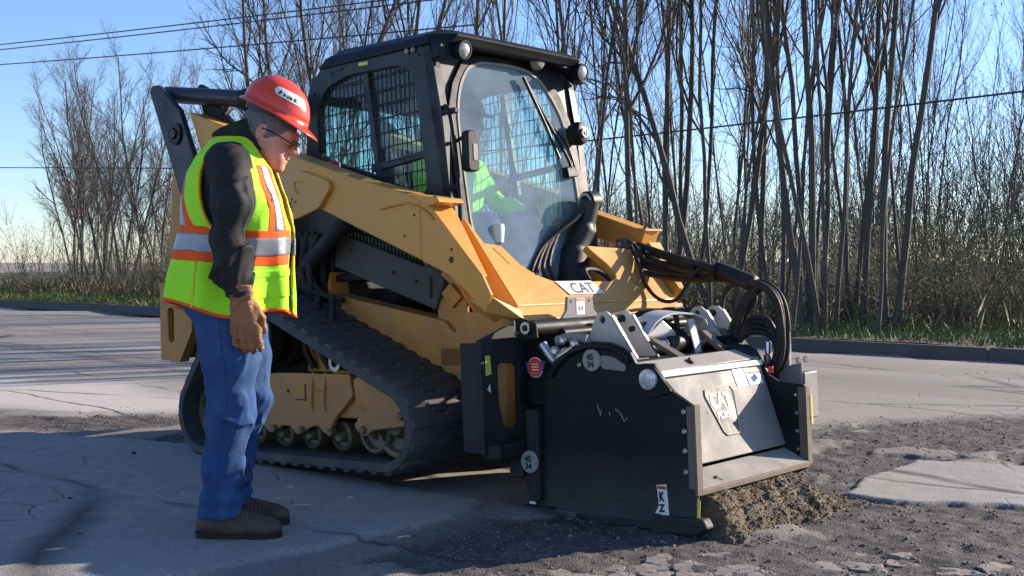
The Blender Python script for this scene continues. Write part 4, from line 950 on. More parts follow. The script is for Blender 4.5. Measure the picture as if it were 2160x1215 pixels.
# --- cab
side_out = [(-.93, 1.16), (-.93, 1.78), (-.915, 1.88), (-.87, 1.965), (-.79, 2.02), (-.70, 2.045), (.022, 2.01), (.060, 1.896), (.105, 1.638), (.135, 1.302), (.17, 1.186), (.19, .95), (.10, .90), (-.60, 1.14)]
win = rounded([(-.83, 1.565), (-.835, 1.80), (-.76, 1.915), (-.58, 1.958), (-.20, 1.947), (-.11, 1.915), (-.075, 1.80), (-.028, 1.42), (-.022, 1.30), (-.12, 1.30), (-.36, 1.41)], .05)
winB = [(-.83, 1.25), (-.835, 1.80), (-.76, 1.915), (-.58, 1.958), (-.20, 1.947), (-.11, 1.915), (-.075, 1.80), (-.028, 1.42), (-.022, 1.16), (-.36, 1.20)]
for s in (-1, 1):
    w = win if s < 0 else rounded(winB, .05)
    hole_plate('cab_side_panel', side_out, w, lambda x, z: (x, s * .53, z), (0, -s * .045, 0), CABP, LD)
    pane = plate('side_glass', [(x, s * .505, z) for x, z in w], (0, -s * .004, 0), GLS, LD, 0)
    # steel mesh guard: woven round bars clipped to the opening
    bm = bmesh.new(); wl_ = w
    def clip_bar(fixed, vert):
        pts = []
        N = 120; prev = None; start = None
        lo, hi = (1.1, 2.05) if vert else (-.9, 0.05)
        for i in range(N + 1):
            t = lo + (hi - lo) * i / N; ins = in_poly((fixed, t) if vert else (t, fixed), wl_)
            if ins and start is None: start = t
            if (not ins or i == N) and start is not None: pts.append((start, t)); start = None
        return pts
    x = -.82
    while x < -.03:
        for a, b in clip_bar(x, True): add_tube(bm, [Vector((x, s * .518, a)), Vector((x, s * .518, b))], .0029, 4, False)
        x += .033
    z = 1.20; q = 0
    while z < 1.95:
        for a, b in clip_bar(z, False): add_tube(bm, [Vector((a, s * .524, z + .012 * math.sin(3 * a))), Vector((b, s * .524, z))], .0036, 4, False)
        z += .072; q += 1
    bm_obj('window_guard', bm, CABP, LD, smooth=True)
    prof('window_bar', [(-.46, 1.94), (-.425, 1.95), (-.345, 1.36), (-.385, 1.38)], s * .528, s * .495, CABP, LD, .003)
    prof('window_bar', [(-.42, 1.475), (-.03, 1.51), (-.03, 1.475), (-.42, 1.44)], s * .526, s * .497, CABP, LD, .003)
# lower mesh window showing under the arm
prof('lower_window_back', [(-.66, 1.225), (-.60, 1.225), (-.04, 1.045), (-.03, .945), (-.60, 1.13)], -.537, -.532, mat('painted_green_backlight', (.24, .30, .25), .5, var=.6, scale=14), LD, 0)  # opaque back, painted the grey-green light seen through the mesh
bm = bmesh.new()
for q in range(22):
    x = -.62 + q * .026; zt = 1.215 - (x + .60) * .327; add_tube(bm, [Vector((x, -.545, zt + .01)), Vector((x + .012, -.545, zt - .095))], .0055, 5)
for o in (.0, .045, .085): add_tube(bm, [Vector((-.64, -.550, 1.230 - o)), Vector((-.04, -.550, 1.036 - o))], .0055, 5)
bm_obj('lower_window_guard', bm, BLK, LD, smooth=True)
# front wall on the inclined plane x = .03 + .15 * (2 - z)
def fpl(y, z, o=0.0): return (.032 + .15 * (2.0 - z) + o, y, z)
front_out = [(-.53, 2.012), (.53, 2.012), (.53, .72), (-.53, .72)]
arch_o = [(-.452, .78), (-.500, 1.20), (-.492, 1.60), (-.470, 1.72), (-.425, 1.83), (-.330, 1.955), (-.19, 2.002), (.0, 2.006), (.19, 2.002), (.325, 1.955), (.40, 1.84), (.445, 1.72), (.470, 1.60), (.480, 1.20), (.47, .78)]
arch_i = rounded([(-.405, .84), (-.445, 1.15), (-.440, 1.42), (-.428, 1.66), (-.405, 1.76), (-.365, 1.85), (-.30, 1.93), (-.20, 1.965), (0, 1.975), (.16, 1.965), (.25, 1.92), (.33, 1.83), (.385, 1.73), (.405, 1.62), (.418, 1.42), (.42, 1.15), (.42, .84)], .04)
hole_plate('cab_front_panel', front_out, arch_o, lambda y, z: fpl(y, z), (-.05, 0, 0), CABP, LD)
hole_plate('door_frame', arch_o, arch_i, lambda y, z: fpl(y, z, .016), (-.03, 0, 0), BLK, LD, .003)
hole_plate('door_seal', arch_i, [(y * .972, 1.4 + (z - 1.4) * .978) for y, z in arch_i], lambda y, z: fpl(y, z, .020), (-.012, 0, 0), GREYP, LD)
plate('front_glass', [fpl(y, z, .012) for y, z in arch_i], (-.005, 0, 0), GLF, LD, 0)
# roof: lid with bevelled sides and overhanging front visor
bm = bmesh.new()
lo = [(-.80, .545, 2.02), (.03, .55, 2.012), (.13, .50, 2.0), (.14, -.50, 2.0), (.03, -.55, 2.012), (-.80, -.545, 2.02)]
hi = [(-.70, .44, 2.125), (.02, .44, 2.098), (.115, .40, 2.075), (.115, -.40, 2.075), (.02, -.44, 2.098), (-.70, -.44, 2.125)]
md = [(-.76, .52, 2.075), (.04, .525, 2.06), (.16, .47, 2.045), (.165, -.47, 2.045), (.04, -.525, 2.06), (-.76, -.52, 2.075)]
Ls = [[bm.verts.new(p) for p in ring_] for ring_ in (lo, md, hi)]
for A, B in zip(Ls, Ls[1:]):
    for i in range(6): bm.faces.new((A[i], A[(i + 1) % 6], B[(i + 1) % 6], B[i]))
bm.faces.new(Ls[0][::-1]); bm.faces.new(Ls[2]); bm_obj('cab_roof', bm, BLK, LD, .008)
profx('visor', rounded([(-.545, 2.02), (-.56, 1.925), (-.50, 1.93), (-.40, 1.985), (-.26, 2.01), (.26, 2.01), (.40, 1.985), (.50, 1.93), (.56, 1.925), (.545, 2.02)], .02), .06, .125, BLK, LD, .006)
box('cab_rear_panel', (-.93, -.49, 1.15), (-.905, .49, 1.32), CABP, LD); box('cab_rear_panel', (-.93, -.49, 1.86), (-.88, .49, 2.0), CABP, LD)
for y in (-.485, .455): box('cab_rear_post', (-.93, y, 1.30), (-.90, y + .03, 1.88), CABP, LD)
plate('rear_glass', [(-.915, -.45, 1.32), (-.915, .45, 1.32), (-.915, .45, 1.86), (-.915, -.45, 1.86)], (.005, 0, 0), GLS, LD, 0)
box('cab_floor', (-.90, -.485, .90), (.15, .485, .94), BLK, LD)
box('cab_headliner', (-.88, -.485, 1.985), (.03, .485, 2.0), SEATM, LD)
# corner work lights
for s, y in ((-1, -.425), (1, .478)):
    b = lathe('work_light', (.10, y, 1.985), (.185, y, 1.97), [(0, 0), (0, .036), (.01, .045), (.06, .047), (.072, .045), (.072, .037), (.064, .036), (.064, 0)], BLK, LD, 28)
    lathe('light_lens', (.160, y, 1.9745), (.190, y, 1.969), [(0, 0), (0, .036), (.006, .035), (.012, .026), (.016, .012), (.017, 0)], LENSM, b, 28)
    box('light_bracket', (.11, y - .012, 2.0), (.15, y + .012, 2.05), BLK, b, .003)
lathe('dome_reflector', (.09, .19, 2.012), (.14, .19, 2.0), [(0, 0), (0, .05), (.02, .045), (.035, .03), (.04, 0)], GREYP, LD)
# grab rail, mirrors, wiper, stickers
rail = tube('grab_rail', [(.085, -.505, 1.70), (.135, -.53, 1.69), (.165, -.53, 1.60), (.195, -.53, 1.30), (.195, -.53, 1.12), (.16, -.50, 1.10)], .011, BLK, LD)
for z in (1.66, 1.30, 1.12): box('rail_clamp', (.10, -.535, z), (.19, -.505, z + .025), BLK, rail, .004)
def mirror(y, z, w, h, face):
    m = profx('side_mirror', rounded([(y - w, z - h), (y + w, z - h), (y + w, z + h), (y - w, z + h)], .028), .20, .245, BLK, LD, .008)
    profx('mirror_glass', rounded([(y - w * .1, z - h * .45), (y + w * .62, z - h * .45), (y + w * .62, z + h * .35), (y - w * .1, z + h * .35)], .01), .2455, .2475, face, m, 0)
    tube('mirror_arm', [(.13, y, z + h * .6), (.18, y, z + h * .7), (.21, y, z + h * .4)], .010, BLK, m)
mirror(-.472, 1.477, .040, .098, GREYP)
m2 = lathe('side_mirror', (.10, .42, 1.635), (.20, .44, 1.645), [(0, 0), (0, .035), (.02, .055), (.06, .065), (.09, .055), (.10, .03), (.10, 0)], BLK, LD, 24)
tube('mirror_stalk', [(.06, .40, 1.60), (.10, .42, 1.62)], .02, BLK, m2, 8, 1); ring('mirror_ring', (.205, .425, 1.64), (1, 0, 0), .018, .026, .006, STEEL, m2)
wp = tube('wiper_arm', [(.155, .375, 1.425), (.150, .33, 1.52), (.110, .18, 1.76), (.085, .105, 1.89)], .0085, BLK, LD, 6)
tube('wiper_blade', [(.140, .285, 1.50), (.118, .19, 1.70), (.085, .085, 1.915)], .0095, INK, wp, 6)
tube('wiper_link', [(.160, .395, 1.44), (.145, .355, 1.56), (.130, .27, 1.66)], .006, BLK, wp, 6)
hull('wiper_motor', [(.12, .32, 1.40), (.17, .32, 1.40), (.12, .41, 1.41), (.17, .41, 1.41), (.12, .32, 1.455), (.16, .32, 1.455), (.12, .40, 1.47), (.16, .40, 1.47)], BLK, wp)
plate('cab_sticker', [(-.485, -.532, 2.005), (-.415, -.532, 2.002), (-.415, -.532, 1.985), (-.485, -.532, 1.988)], (0, -.001, 0), YTAG, LD, 0)
for x in (-.12, -.075): cyl('roof_bolt', (x, -.53, 2.0), (x, -.545, 2.0), .014, GREYP, LD, 12)
for x, z in ((-.85, 1.90), (-.70, 1.985), (-.62, 1.995), (-.86, 1.50), (-.04, 1.97)): cyl('panel_bolt', (x, -.53, z), (x, -.535, z), .007, BLK, LD, 8)
# seat and controls
st = box('seat', (-.62, -.22, 1.03), (-.22, .22, 1.12), SEATM, LD, .03)
prof('seat_back', [(-.64, 1.08), (-.56, 1.08), (-.66, 1.62), (-.73, 1.62)], -.21, .21, SEATM, st, .03)
box('seat_base', (-.60, -.20, .94), (-.24, .20, 1.03), BLK, st, .01)
for y in (-.33, .33):
    box('control_pod', (-.52, y - .07, .95), (-.10, y + .07, 1.16), BLK, LD, .03)
    tube('joystick', [(-.12, y, 1.15), (-.11, y, 1.22), (-.10, y * .98, 1.27)], .014, BLK, LD)
cup = lathe('beaker', (.17, -.25, 1.05), (.17, -.25, 1.14), [(0, 0), (0, .03), (.07, .036), (.09, .034), (.09, 0)], mat('pale_cup', (.55, .72, .70), .4), LD)
# ------------------------------------------------------------------ cold planer attachment
PL = empty('cold_planer', 'black cold planer attachment on the front of the loader, resting on the broken asphalt', 'cold planer', mtx=MM)
YO, YI = -.700, -.675      # near side plate
side = [(.736, -.125), (.80, .226), (.846, .467), (.90, .520), (.98, .563), (1.08, .586), (1.177, .581), (1.24, .560), (1.272, .540), (1.30, .492), (1.33, .497), (1.385, .497), (1.43, .430), (1.475, .385), (1.553, .340), (1.558, .024), (1.562, -.150), (1.53, -.165), (1.20, -.150)]
prof('side_plate', side, YO, YI, BLK, PL, .005)
# lobe carrying the oval lamp
prof('lamp_lobe', rounded([(1.300, .490), (1.385, .492), (1.44, .425), (1.475, .388), (1.37, .360), (1.315, .39)], .02), YO - .010, YO, BLK, PL, .004)
lp = lathe('marker_lamp', (1.368, YO - .010, .437), (1.368, YO - .034, .437), [(0, 0), (0, .040), (.012, .040), (.014, .034), (.017, .018), (.018, 0)], LENSM, PL, 28)
lp.scale = (1, 1, 1)
# moulding ridge of the side plate (outer belt guard)
tube('guard_rim', [(x, YO - .004, z - .012) for x, z in ((.86, .455), (.91, .505), (.98, .552), (1.08, .575), (1.177, .570), (1.24, .548), (1.275, .515))], .012, BLK, PL, 8)
prof('guard_recess', rounded([(1.12, .530), (1.19, .525), (1.255, .490), (1.25, .465), (1.13, .475)], .02), YO - .005, YO, DUSTY, PL, .002)
# circular scale discs
def disc(x, z, r, YO=YO):
    d = cyl('scale_disc', (x, YO, z), (x, YO - .012, z), r, GREYINK, PL, 32)
    text('disc_lettering', '45', r * .75, (x - r * .45, YO - .0135, z + .002), (1, 0, 0), (0, 0, 1), INK, d, 1, .001)
    text('disc_lettering', '34', r * .75, (x - r * .45, YO - .0135, z - r * .62), (1, 0, 0), (0, 0, 1), INK, d, 1, .001)
disc(1.085, .510, .046); disc(.756, .080, .048, YO - .032)
cyl('rim_bolt', (1.02, YO, .490), (1.02, YO - .012, .490), .010, STEEL, PL, 10)
# depth ski at the rear of the side plate
prof('depth_ski_bar', rounded([(.735, .30), (.80, .30), (.80, -.08), (.74, -.10)], .012), YO - .030, YO - .004, BLKD, PL, .003)
prof('ski_slot', rounded([(.757, .235), (.785, .235), (.785, .13), (.757, .13)], .01), YO - .033, YO - .030, INK, PL, 0)
prof('ski_slot', rounded([(.757, .02), (.785, .02), (.785, -.07), (.757, -.07)], .01), YO - .033, YO - .030, INK, PL, 0)
box('ski_foot', (.70, YO - .045, -.120), (.86, YI + .01, -.106), BLKD, PL, .004)
box('ski_runner', (.80, YO - .012, -.150), (1.50, YI + .01, -.122), BLKD, PL, .004)
hull('ski_toe', [(1.36, YO - .03, -.160), (1.57, YO - .03, -.150), (1.62, YO - .03, -.120), (1.60, YO - .03, -.085), (1.36, YO - .03, -.09), (1.36, YI, -.160), (1.57, YI, -.150), (1.62, YI, -.120), (1.60, YI, -.085), (1.36, YI, -.09)], BLKD, PL, .008)
plate('toe_marker', [(1.565, YO - .002, -.02), (1.578, YO - .002, -.02), (1.572, YO - .002, -.085), (1.560, YO - .002, -.085)], (0, -.002, 0), YTAG, PL, 0)
# scuffs left in the paint
for a, b in (((1.10, .33), (1.115, .29)), ((1.115, .285), (1.12, .31)), ((1.16, .30), (1.165, .285)), ((1.19, .315), (1.215, .30)), ((1.215, .30), (1.235, .265)), ((1.235, .265), (1.25, .285))):
    tube('paint_chip', [(a[0], YO - .001, a[1]), (b[0], YO - .001, b[1])], .0024, GREYP, PL, 5, 1)
# long scrape marks on the plate
sr = random.Random(5)
for k in range(16):
    x0_, z0_ = sr.uniform(.86, 1.40), sr.uniform(-.05, .42); L_ = sr.uniform(.02, .16); a_ = sr.uniform(-.35, .1)
    tube('scrape', [(x0_, YO - .0006, z0_), (x0_ + L_ * math.cos(a_), YO - .0006, z0_ + L_ * math.sin(a_))], sr.uniform(.0006, .0014), BLKD, PL, 4, 1)
# front wear flanges
for y0, y1, xx, zz in ((-.706, -.664, 1.557, 0), (.215, .255, 1.530, 0)):
    f = box('wear_flange', (xx, y0, -.005), (xx + .012, y1, .342), RUST, PL, .003)
    box('wear_strip', (xx - .028, y0 + .002, .02), (xx, y0 + .03, .335), RUST, f, .003)
for k, z in enumerate((.315, .240, .165, .085)):
    cyl('flange_bolt', (1.520, YO, z), (1.520, YO - .012, z), .0115, STEEL, PL, 8)
# far side plate
far = [(.80, .2), (.90, .50), (1.02, .56), (1.12, .565), (1.155, .535), (1.17, .515), (1.20, .520), (1.24, .525), (1.29, .500), (1.33, .430), (1.36, .385), (1.40, .360), (1.53, .345), (1.53, .01), (1.515, -.03), (1.47, -.05), (1.46, -.14), (1.0, -.14)]
prof('side_plate', far, .225, .250, BLK, PL, .005)
for z in (.30, .22, .14, .06): cyl('flange_bolt', (1.490, .225, z), (1.490, .218, z), .008, STEEL, PL, 8)
plate('flange_tape', [(1.545, .255, .30), (1.545, .268, .30), (1.545, .268, .17), (1.545, .255, .17)], (.001, 0, 0), YTAG, PL, 0)
# mouldboard, top beam, pusher plank
MBt, MBb = Vector((1.312, 0, .452)), Vector((1.430, 0, .078))
plate('moldboard', [(MBt.x, YI, MBt.z), (MBt.x, .225, MBt.z), (MBb.x, .225, MBb.z), (MBb.x, YI, MBb.z)], (-.02, 0, -.006), DUSTY, PL, .003)
plate('board_lip', [(1.318, YI, .455), (1.318, .225, .455), (1.324, .225, .430), (1.324, YI, .430)], (.008, 0, .002), SILVERP, PL, .003)
plate('top_beam', [(1.262, YI, .500), (1.262, .225, .512), (1.316, .225, .462), (1.316, YI, .452)], (-.02, 0, -.02), DUSTY, PL, .006)
cyl('beam_hole', (1.288, -.30, .478), (1.300, -.30, .488), .016, INK, PL, 14)
hull('beam_end', [(1.19, .08, .528), (1.27, .10, .505), (1.20, .222, .535), (1.30, .222, .500), (1.24, .12, .515), (1.31, .18, .470), (1.31, .222, .455)], BLK, PL, .004)
plate('pusher_plank', [(1.420, YI, .062), (1.420, .225, .066), (1.545, .215, .010), (1.545, YI + .01, .006)], (-.004, 0, -.014), mat('scoured_plank', (.36, .33, .295), .7, var=.25, scale=7, dust=(.24, .19, .15), dust_amt=.5, spec=.2), PL, .003)
box('plank_edge', (1.538, YI, -.012), (1.552, .215, .010), RUST, PL, .003)
box('drum_cover', (.86, YI, .05), (1.30, .225, .44), BLK, PL, .03)
hull('drum_cover', [(.88, YI, .40), (1.28, YI, .44), (.95, YI, .50), (1.22, YI, .50), (.88, .225, .40), (1.28, .225, .44), (.95, .225, .50), (1.22, .225, .50)], BLK, PL, .01)
dr = lathe('milling_drum', (1.10, YI + .01, .05), (1.10, .22, .05), [(0, 0), (0, .16), (.88, .16), (.88, 0)], RUST, PL, 32)
for k in range(40):
    a = k * 2.4; y = YI + .03 + k * .0205
    c = Vector((1.10 + .16 * math.cos(a), y, .05 + .16 * math.sin(a))); d = Vector((math.cos(a + .5), 0, math.sin(a + .5)))
    lathe('cutter_tooth', c, c + d, [(0, 0), (0, .018), (.03, .016), (.05, .004), (.052, 0)], STEEL, dr, 8)
# decals on the mouldboard
un = (MBb - MBt).normalized(); nb = Vector((0, 1, 0)).cross(un).normalized()
if nb.x < 0: nb = -nb
def mb(y, s, o=.0015): q = MBt + un * s + nb * o; return Vector((q.x, y, q.z))
dec = plate('board_decal', [mb(y, s) for y, s in ((-.285, .10), (-.090, .096), (-.072, .12), (-.108, .285), (-.122, .300), (-.215, .300), (-.232, .285), (-.292, .125))], nb * .001, mat('decal_grey', (.085, .083, .080), .6, var=.2, scale=10, dust=DUST, dust_amt=.3), PL, 0)
bm = bmesh.new(); loop = [(-.285, .10), (-.090, .096), (-.072, .12), (-.108, .285), (-.122, .300), (-.215, .300), (-.232, .285), (-.292, .125)]
for a, b in zip(loop, loop[1:] + loop[:1]): add_tube(bm, [mb(*a, .003), mb(*b, .003)], .0028, 5)
bm_obj('decal_border', bm, mat('decal_beige', (.50, .42, .30), .6), dec)
text('decal_lettering', 'CAT', .088, mb(-.270, .180, .004), (0, 1, 0), -un, WHITEP, dec, .90, .0015)
text('decal_lettering', 'PC305', .044, mb(-.245, .228, .004), (0, 1, 0), -un, WHITEP, dec, .78, .0006)
for y0, y1, s0, s1, m_ in ((-.03, .055, .015, .105, WHITEP), (.062, .10, .015, .045, YTAG), (.10, .185, .015, .050, GREYP), (.075, .19, .06, .105, WHITEP)):
    plate('board_sticker', [mb(y0, s0), mb(y1, s0), mb(y1 + .01, s1), mb(y0 + .01, s1)], nb * .001, m_, PL, 0)
box('reflector', (1.36, .215, .395), (1.385, .222, .425), REDP, PL, .002)
# stickers on the near side
b0 = cyl('round_badge', (.845, YO - .001, .455), (.845, YO - .0025, .455), .043, WHITEP, PL, 32)
for s_ in (-1,):
    ring('badge_band', (.785, -.712, .478), (0, -1, 0), .028, .040, .002, REDP, PL, 28)
b0.location = (-.060, -.010, .023)
plate('badge_wing', [(.730, -.7125, .500), (.842, -.7125, .505), (.828, -.7125, .462), (.744, -.7125, .458)], (0, -.0006, 0), BLUP, PL, 0)
cyl('badge_core', (.785, -.712, .479), (.785, -.7142, .479), .027, REDP, PL, 24)
for dz in (-.012, 0, .012): box('badge_line', (.767, -.7152, .478 + dz), (.803, -.7142, .482 + dz), WHITEP, PL, 0)
lab = plate('warning_label', [(1.378, YO - .001, .025), (1.425, YO - .001, .030), (1.432, YO - .001, -.092), (1.366, YO - .001, -.085), (1.385, YO - .001, -.055)], (0, -.001, 0), WHITEP, PL, 0)
box('label_band', (1.382, YO - .003, .010), (1.423, YO - .002, .022), REDP, lab, 0)
text('label_symbol', 'K', .05, (1.388, YO - .0035, -.035), (1, 0, 0), (0, 0, 1), INK, lab, .7, .002)
text('label_symbol', 'Z', .04, (1.388, YO - .0035, -.078), (1, 0, .1), (0, 0, 1), INK, lab, .9, .002)
box('foot_label', (.742, YO - .034, -.098), (.775, YO - .031, -.088), WHITEP, PL, 0)
# mounting frame behind the drum housing
mp = hole_plate('mount_plate', [(-.875, .600), (-.875, .115), (-.62, .03), (-.55, .05), (-.55, .645), (-.70, .655)], rounded([(-.775, .500), (-.640, .492), (-.640, .205), (-.745, .215), (-.775, .33)], .03), lambda y, z: (.60, y, z), (.025, 0, 0), BLKD, PL, .004)
box('mount_plate', (.60, -.55, .0), (.63, .56, .62), BLKD, PL, .004)  # carried down low to keep sunlight from leaking under the hitch
box('sun_leak_skirt', (.63, -.62, -.08), (.66, .60, .14), BLKD, PL, .004)  # added low across the hitch to block sunlight leaking below the machine
hole_plate('mount_plate', [(.88, .600), (.88, .115), (.60, .05), (.56, .05), (.56, .645), (.70, .645)], rounded([(.775, .50), (.64, .49), (.64, .21), (.775, .23)], .03), lambda y, z: (.60, y, z), (.025, 0, 0), BLKD, PL, .004)
box('mount_foot', (.60, -.86, .10), (.70, -.60, .155), BLKD, PL, .006)
box('mount_foot', (.62, -.72, .00), (.74, -.60, .11), BLKD, PL, .006)
box('mount_side', (.50, -.875, .12), (.60, -.86, .59), BLKD, PL, .004)
box('mount_tab', (.68, YO - .05, .015), (.72, YO - .03, .06), BLKD, PL, .004)
plate('mount_tag', [(.626, -.852, .535), (.626, -.822, .535), (.626, -.815, .455), (.626, -.852, .45)], (.001, 0, 0), YTAG, PL, 0)
plate('mount_tag', [(.626, -.845, .39), (.626, -.828, .415), (.626, -.822, .375)], (.001, 0, 0), WHITEP, PL, 0)
box('mount_rear', (.628, -.60, .30), (.86, -.56, .60), BLK, PL, .01)
# top tube with bolted end, hook plate
cyl('top_tube', (.72, -.66, .640), (.72, .50, .650), .036, BLK, PL, 20)
cyl('top_tube', (.80, -.55, .615), (.80, .50, .625), .022, BLK, PL, 16)
plate('tube_bracket', [(.655, -.700, .680), (.700, -.700, .690), (.785, -.700, .660), (.79, -.700, .600), (.70, -.700, .585)], (0, .012, 0), BLK, PL, .003)
ring('tube_collar', (.735, -.700, .645), (0, -1, 0), .014, .026, .014, STEEL, PL); cyl('tube_bolt', (.735, -.700, .645), (.735, -.722, .645), .014, BLKD, PL, 8)
box('bracket_edge', (.672, -.712, .612), (.680, -.700, .678), STEEL, PL, 0)
hp = profx('hook_plate', [(-.475, .662), (-.44, .675), (-.405, .71), (-.395, .772), (-.215, .772), (-.205, .71), (-.17, .68), (-.13, .662)], .70, .715, DUSTY, PL, .004)
box('hook_sticker', (.7155, -.335, .690), (.7165, -.275, .765), WHITEP, hp, 0); box('hook_sticker_band', (.7166, -.333, .752), (.7172, -.277, .763), ORNP, hp, 0)
text('hook_sticker_lettering', '44', .04, (.7168, -.325, .705), (0, 1, 0), (0, 0, 1), GREYP, hp, 1, 0)
for y in (-.37, -.24): cyl('hook_hole', (.715, y, .752), (.7165, y, .752), .007, INK, hp, 10)
# side shift casting under the near end of the tube
tube('casting', [(.80, YO + .02, .575), (.86, YO + .03, .50), (.90, YO + .02, .52), (.97, YO + .03, .555)], .02, STEEL, PL)
tube('casting', [(.86, YO + .05, .585), (.93, YO + .06, .60), (1.0, YO + .08, .59)], .022, GREYP, PL)
for x, z, r in ((.855, .545, .022), (.915, .535, .026), (.96, .575, .018), (.90, .59, .018)):
    lathe('casting_boss', (x, YO + .05, z), (x + .02, YO - .0, z), [(0, 0), (0, r), (.03, r), (.04, r * .5), (.04, 0)], STEEL, PL, 16)
# ears
ear = rounded([(.86, .50), (.935, .665), (.955, .700), (1.005, .705), (1.03, .675), (1.15, .495)], .02)
c_e = (.978, .668)
def ear_plate(y, m=SILVERP, w=.016):
    # hole: build as ring around the pin hole
    e = hole_plate('ear_plate', ear, [(c_e[0] + .017 * math.cos(t * math.pi / 8), c_e[1] + .017 * math.sin(t * math.pi / 8)) for t in range(16)], lambda x, z: (x, y, z), (0, w, 0), m, PL, .003)
    bm = bmesh.new(); add_poly_prism(bm, [(1.026, y - .001, .690), (1.034, y - .001, .684), (1.156, y - .001, .500), (1.146, y - .001, .498)], (0, w + .002, 0))
    bm_obj('ear_edge', bm, STEEL, e)
    return e
for y in (-.49, -.345, .24, .385): ear_plate(y)
for y in (-.47, .26): cyl('ear_pin', (.978, y, .668), (.978, y + .125, .668), .016, BLKD, PL, 14)
box('ear_base', (.84, -.52, .47), (1.16, -.32, .505), BLKD, PL, .01); box('ear_base', (.84, .225, .47), (1.16, .42, .505), RUST, PL, .01)
box('cross_beam', (.84, -.60, .45), (.90, .60, .60), BLK, PL, .01)
# cylinder, collar, strap and cover between the ears
cyl('shift_cylinder', (1.06, -.30, .540), (1.06, .25, .552), .033, STEEL, PL, 24)
cyl('cylinder_collar', (1.06, -.165, .543), (1.06, .02, .547), .047, BLK, PL, 24); ring('collar_band', (1.06, -.175, .543), (0, 1, 0), .03, .040, .03, CHROME, PL)
cyl('cylinder_gland', (1.06, .02, .547), (1.06, .12, .549), .040, mat('pale_olive_paint', (.42, .40, .28), .45, dust=DUST, dust_amt=.3), PL, 20)
plate('steel_strap', [(1.10, -.035, .652), (1.10, .020, .654), (1.125, .045, .480), (1.125, -.005, .478)], (.008, 0, 0), SILVERP, PL, .002)
cyl('strap_bolt', (1.13, .018, .495), (1.14, .018, .495), .008, INK, PL, 8)
cp = crom([(1.02, -.33, .60), (1.03, -.26, .665), (1.04, -.16, .695), (1.05, -.02, .690), (1.06, .06, .668), (1.06, .09, .64)], 5)
bm = bmesh.new(); prev = None
for i, p in enumerate(cp):
    w = .075; a = [bm.verts.new(p + Vector(q)) for q in ((-w * .4, 0, 0), (w, 0, -.012), (w, 0, -.020), (-w * .4, 0, -.008))]
    if prev:
        for k in range(4): bm.faces.new((prev[k], a[k], a[(k + 1) % 4], prev[(k + 1) % 4]))
    else: bm.faces.new(a)
    prev = a
bm.faces.new(prev[::-1]); bm_obj('cover_strap', bm, SILVERP, PL, smooth=True, autosm=40)
hull('hose_guard', [(1.0, -.32, .56), (1.08, -.32, .58), (1.0, -.12, .62), (1.10, -.12, .60), (1.0, -.20, .67), (1.09, -.20, .655), (1.08, -.08, .57)], SILVERP, PL, .006)
tube('cover_hose', [(1.03, -.36, .62), (1.05, -.28, .64), (1.06, -.22, .60), (1.04, -.20, .56)], .012, HOSEM, PL)
hull('valve_block', [(.98, -.15, .56), (1.06, -.15, .56), (.98, -.02, .56), (1.06, -.02, .56), (.98, -.15, .64), (1.05, -.14, .635), (.98, -.02, .64), (1.05, -.03, .635)], BLK, PL, .01)
plate('diagonal_bar', [(1.12, -.335, .575), (1.12, -.300, .580), (1.245, -.265, .505), (1.245, -.315, .500)], (-.02, 0, -.012), RUST, PL, .003)
plate('diagonal_bar', [(1.09, .095, .600), (1.09, .135, .602), (1.225, .115, .510), (1.225, .065, .508)], (-.02, 0, -.012), RUST, PL, .003)
hull('rusty_corner', [(1.05, .24, .57), (1.12, .40, .57), (1.02, .40, .60), (1.16, .26, .50), (1.16, .40, .50), (1.0, .26, .50)], RUST, PL, .005)
prof('fender', rounded([(1.0, .52), (1.05, .575), (1.12, .56), (1.17, .50), (1.1, .49)], .02), .25, .40, BLK, PL, .004)
for y in (-.02, .10, .22, .34): tube('top_hose', [(.78, y, .66), (.84, y + .03, .685), (.92, y + .04, .675), (.95, y + .02, .60)], .013, HOSEM, PL, 7)
box('sensor_box', (.86, .12, .665), (.93, .22, .705), BLKD, PL, .01)
tube('wire_loom', [(.80, -.2, .68), (.84, -.05, .70), (.86, .1, .695), (.84, .3, .70), (.80, .45, .66)], .008, YELD, PL, 6)
# side shift frame on the far side
box('far_frame', (1.30, .36, .14), (1.318, .56, .395), BLK, PL, .006)
plate('far_frame_cover', [(1.43, .40, .175), (1.43, .52, .175), (1.43, .52, .385), (1.43, .40, .385)], (.012, 0, 0), GREYP, PL, .004)
plate('far_frame_cover', [(1.31, .385, .16), (1.435, .385, .17), (1.435, .385, .430), (1.40, .385, .425), (1.31, .385, .40)], (0, .012, 0), DUSTY, PL, .004)
box('far_frame_box', (1.32, .40, .17), (1.43, .54, .38), BLK, PL, .006)
box('far_frame_post', (1.34, .40, .38), (1.365, .43, .575), GREYP, PL, .004)
cyl('far_bolt', (1.415, .40, .43), (1.415, .40, .455), .012, STEEL, PL, 8); cyl('far_bolt', (1.415, .47, .43), (1.415, .47, .455), .012, STEEL, PL, 8)
cyl('hose_fitting', (1.28, .36, .36), (1.28, .36, .47), .020, STEEL, PL, 6); cyl('hose_fitting', (1.28, .36, .47), (1.28, .37, .53), .016, CHROME, PL, 12)
box('far_base', (1.0, .26, .10), (1.31, .50, .34), BLK, PL, .01)
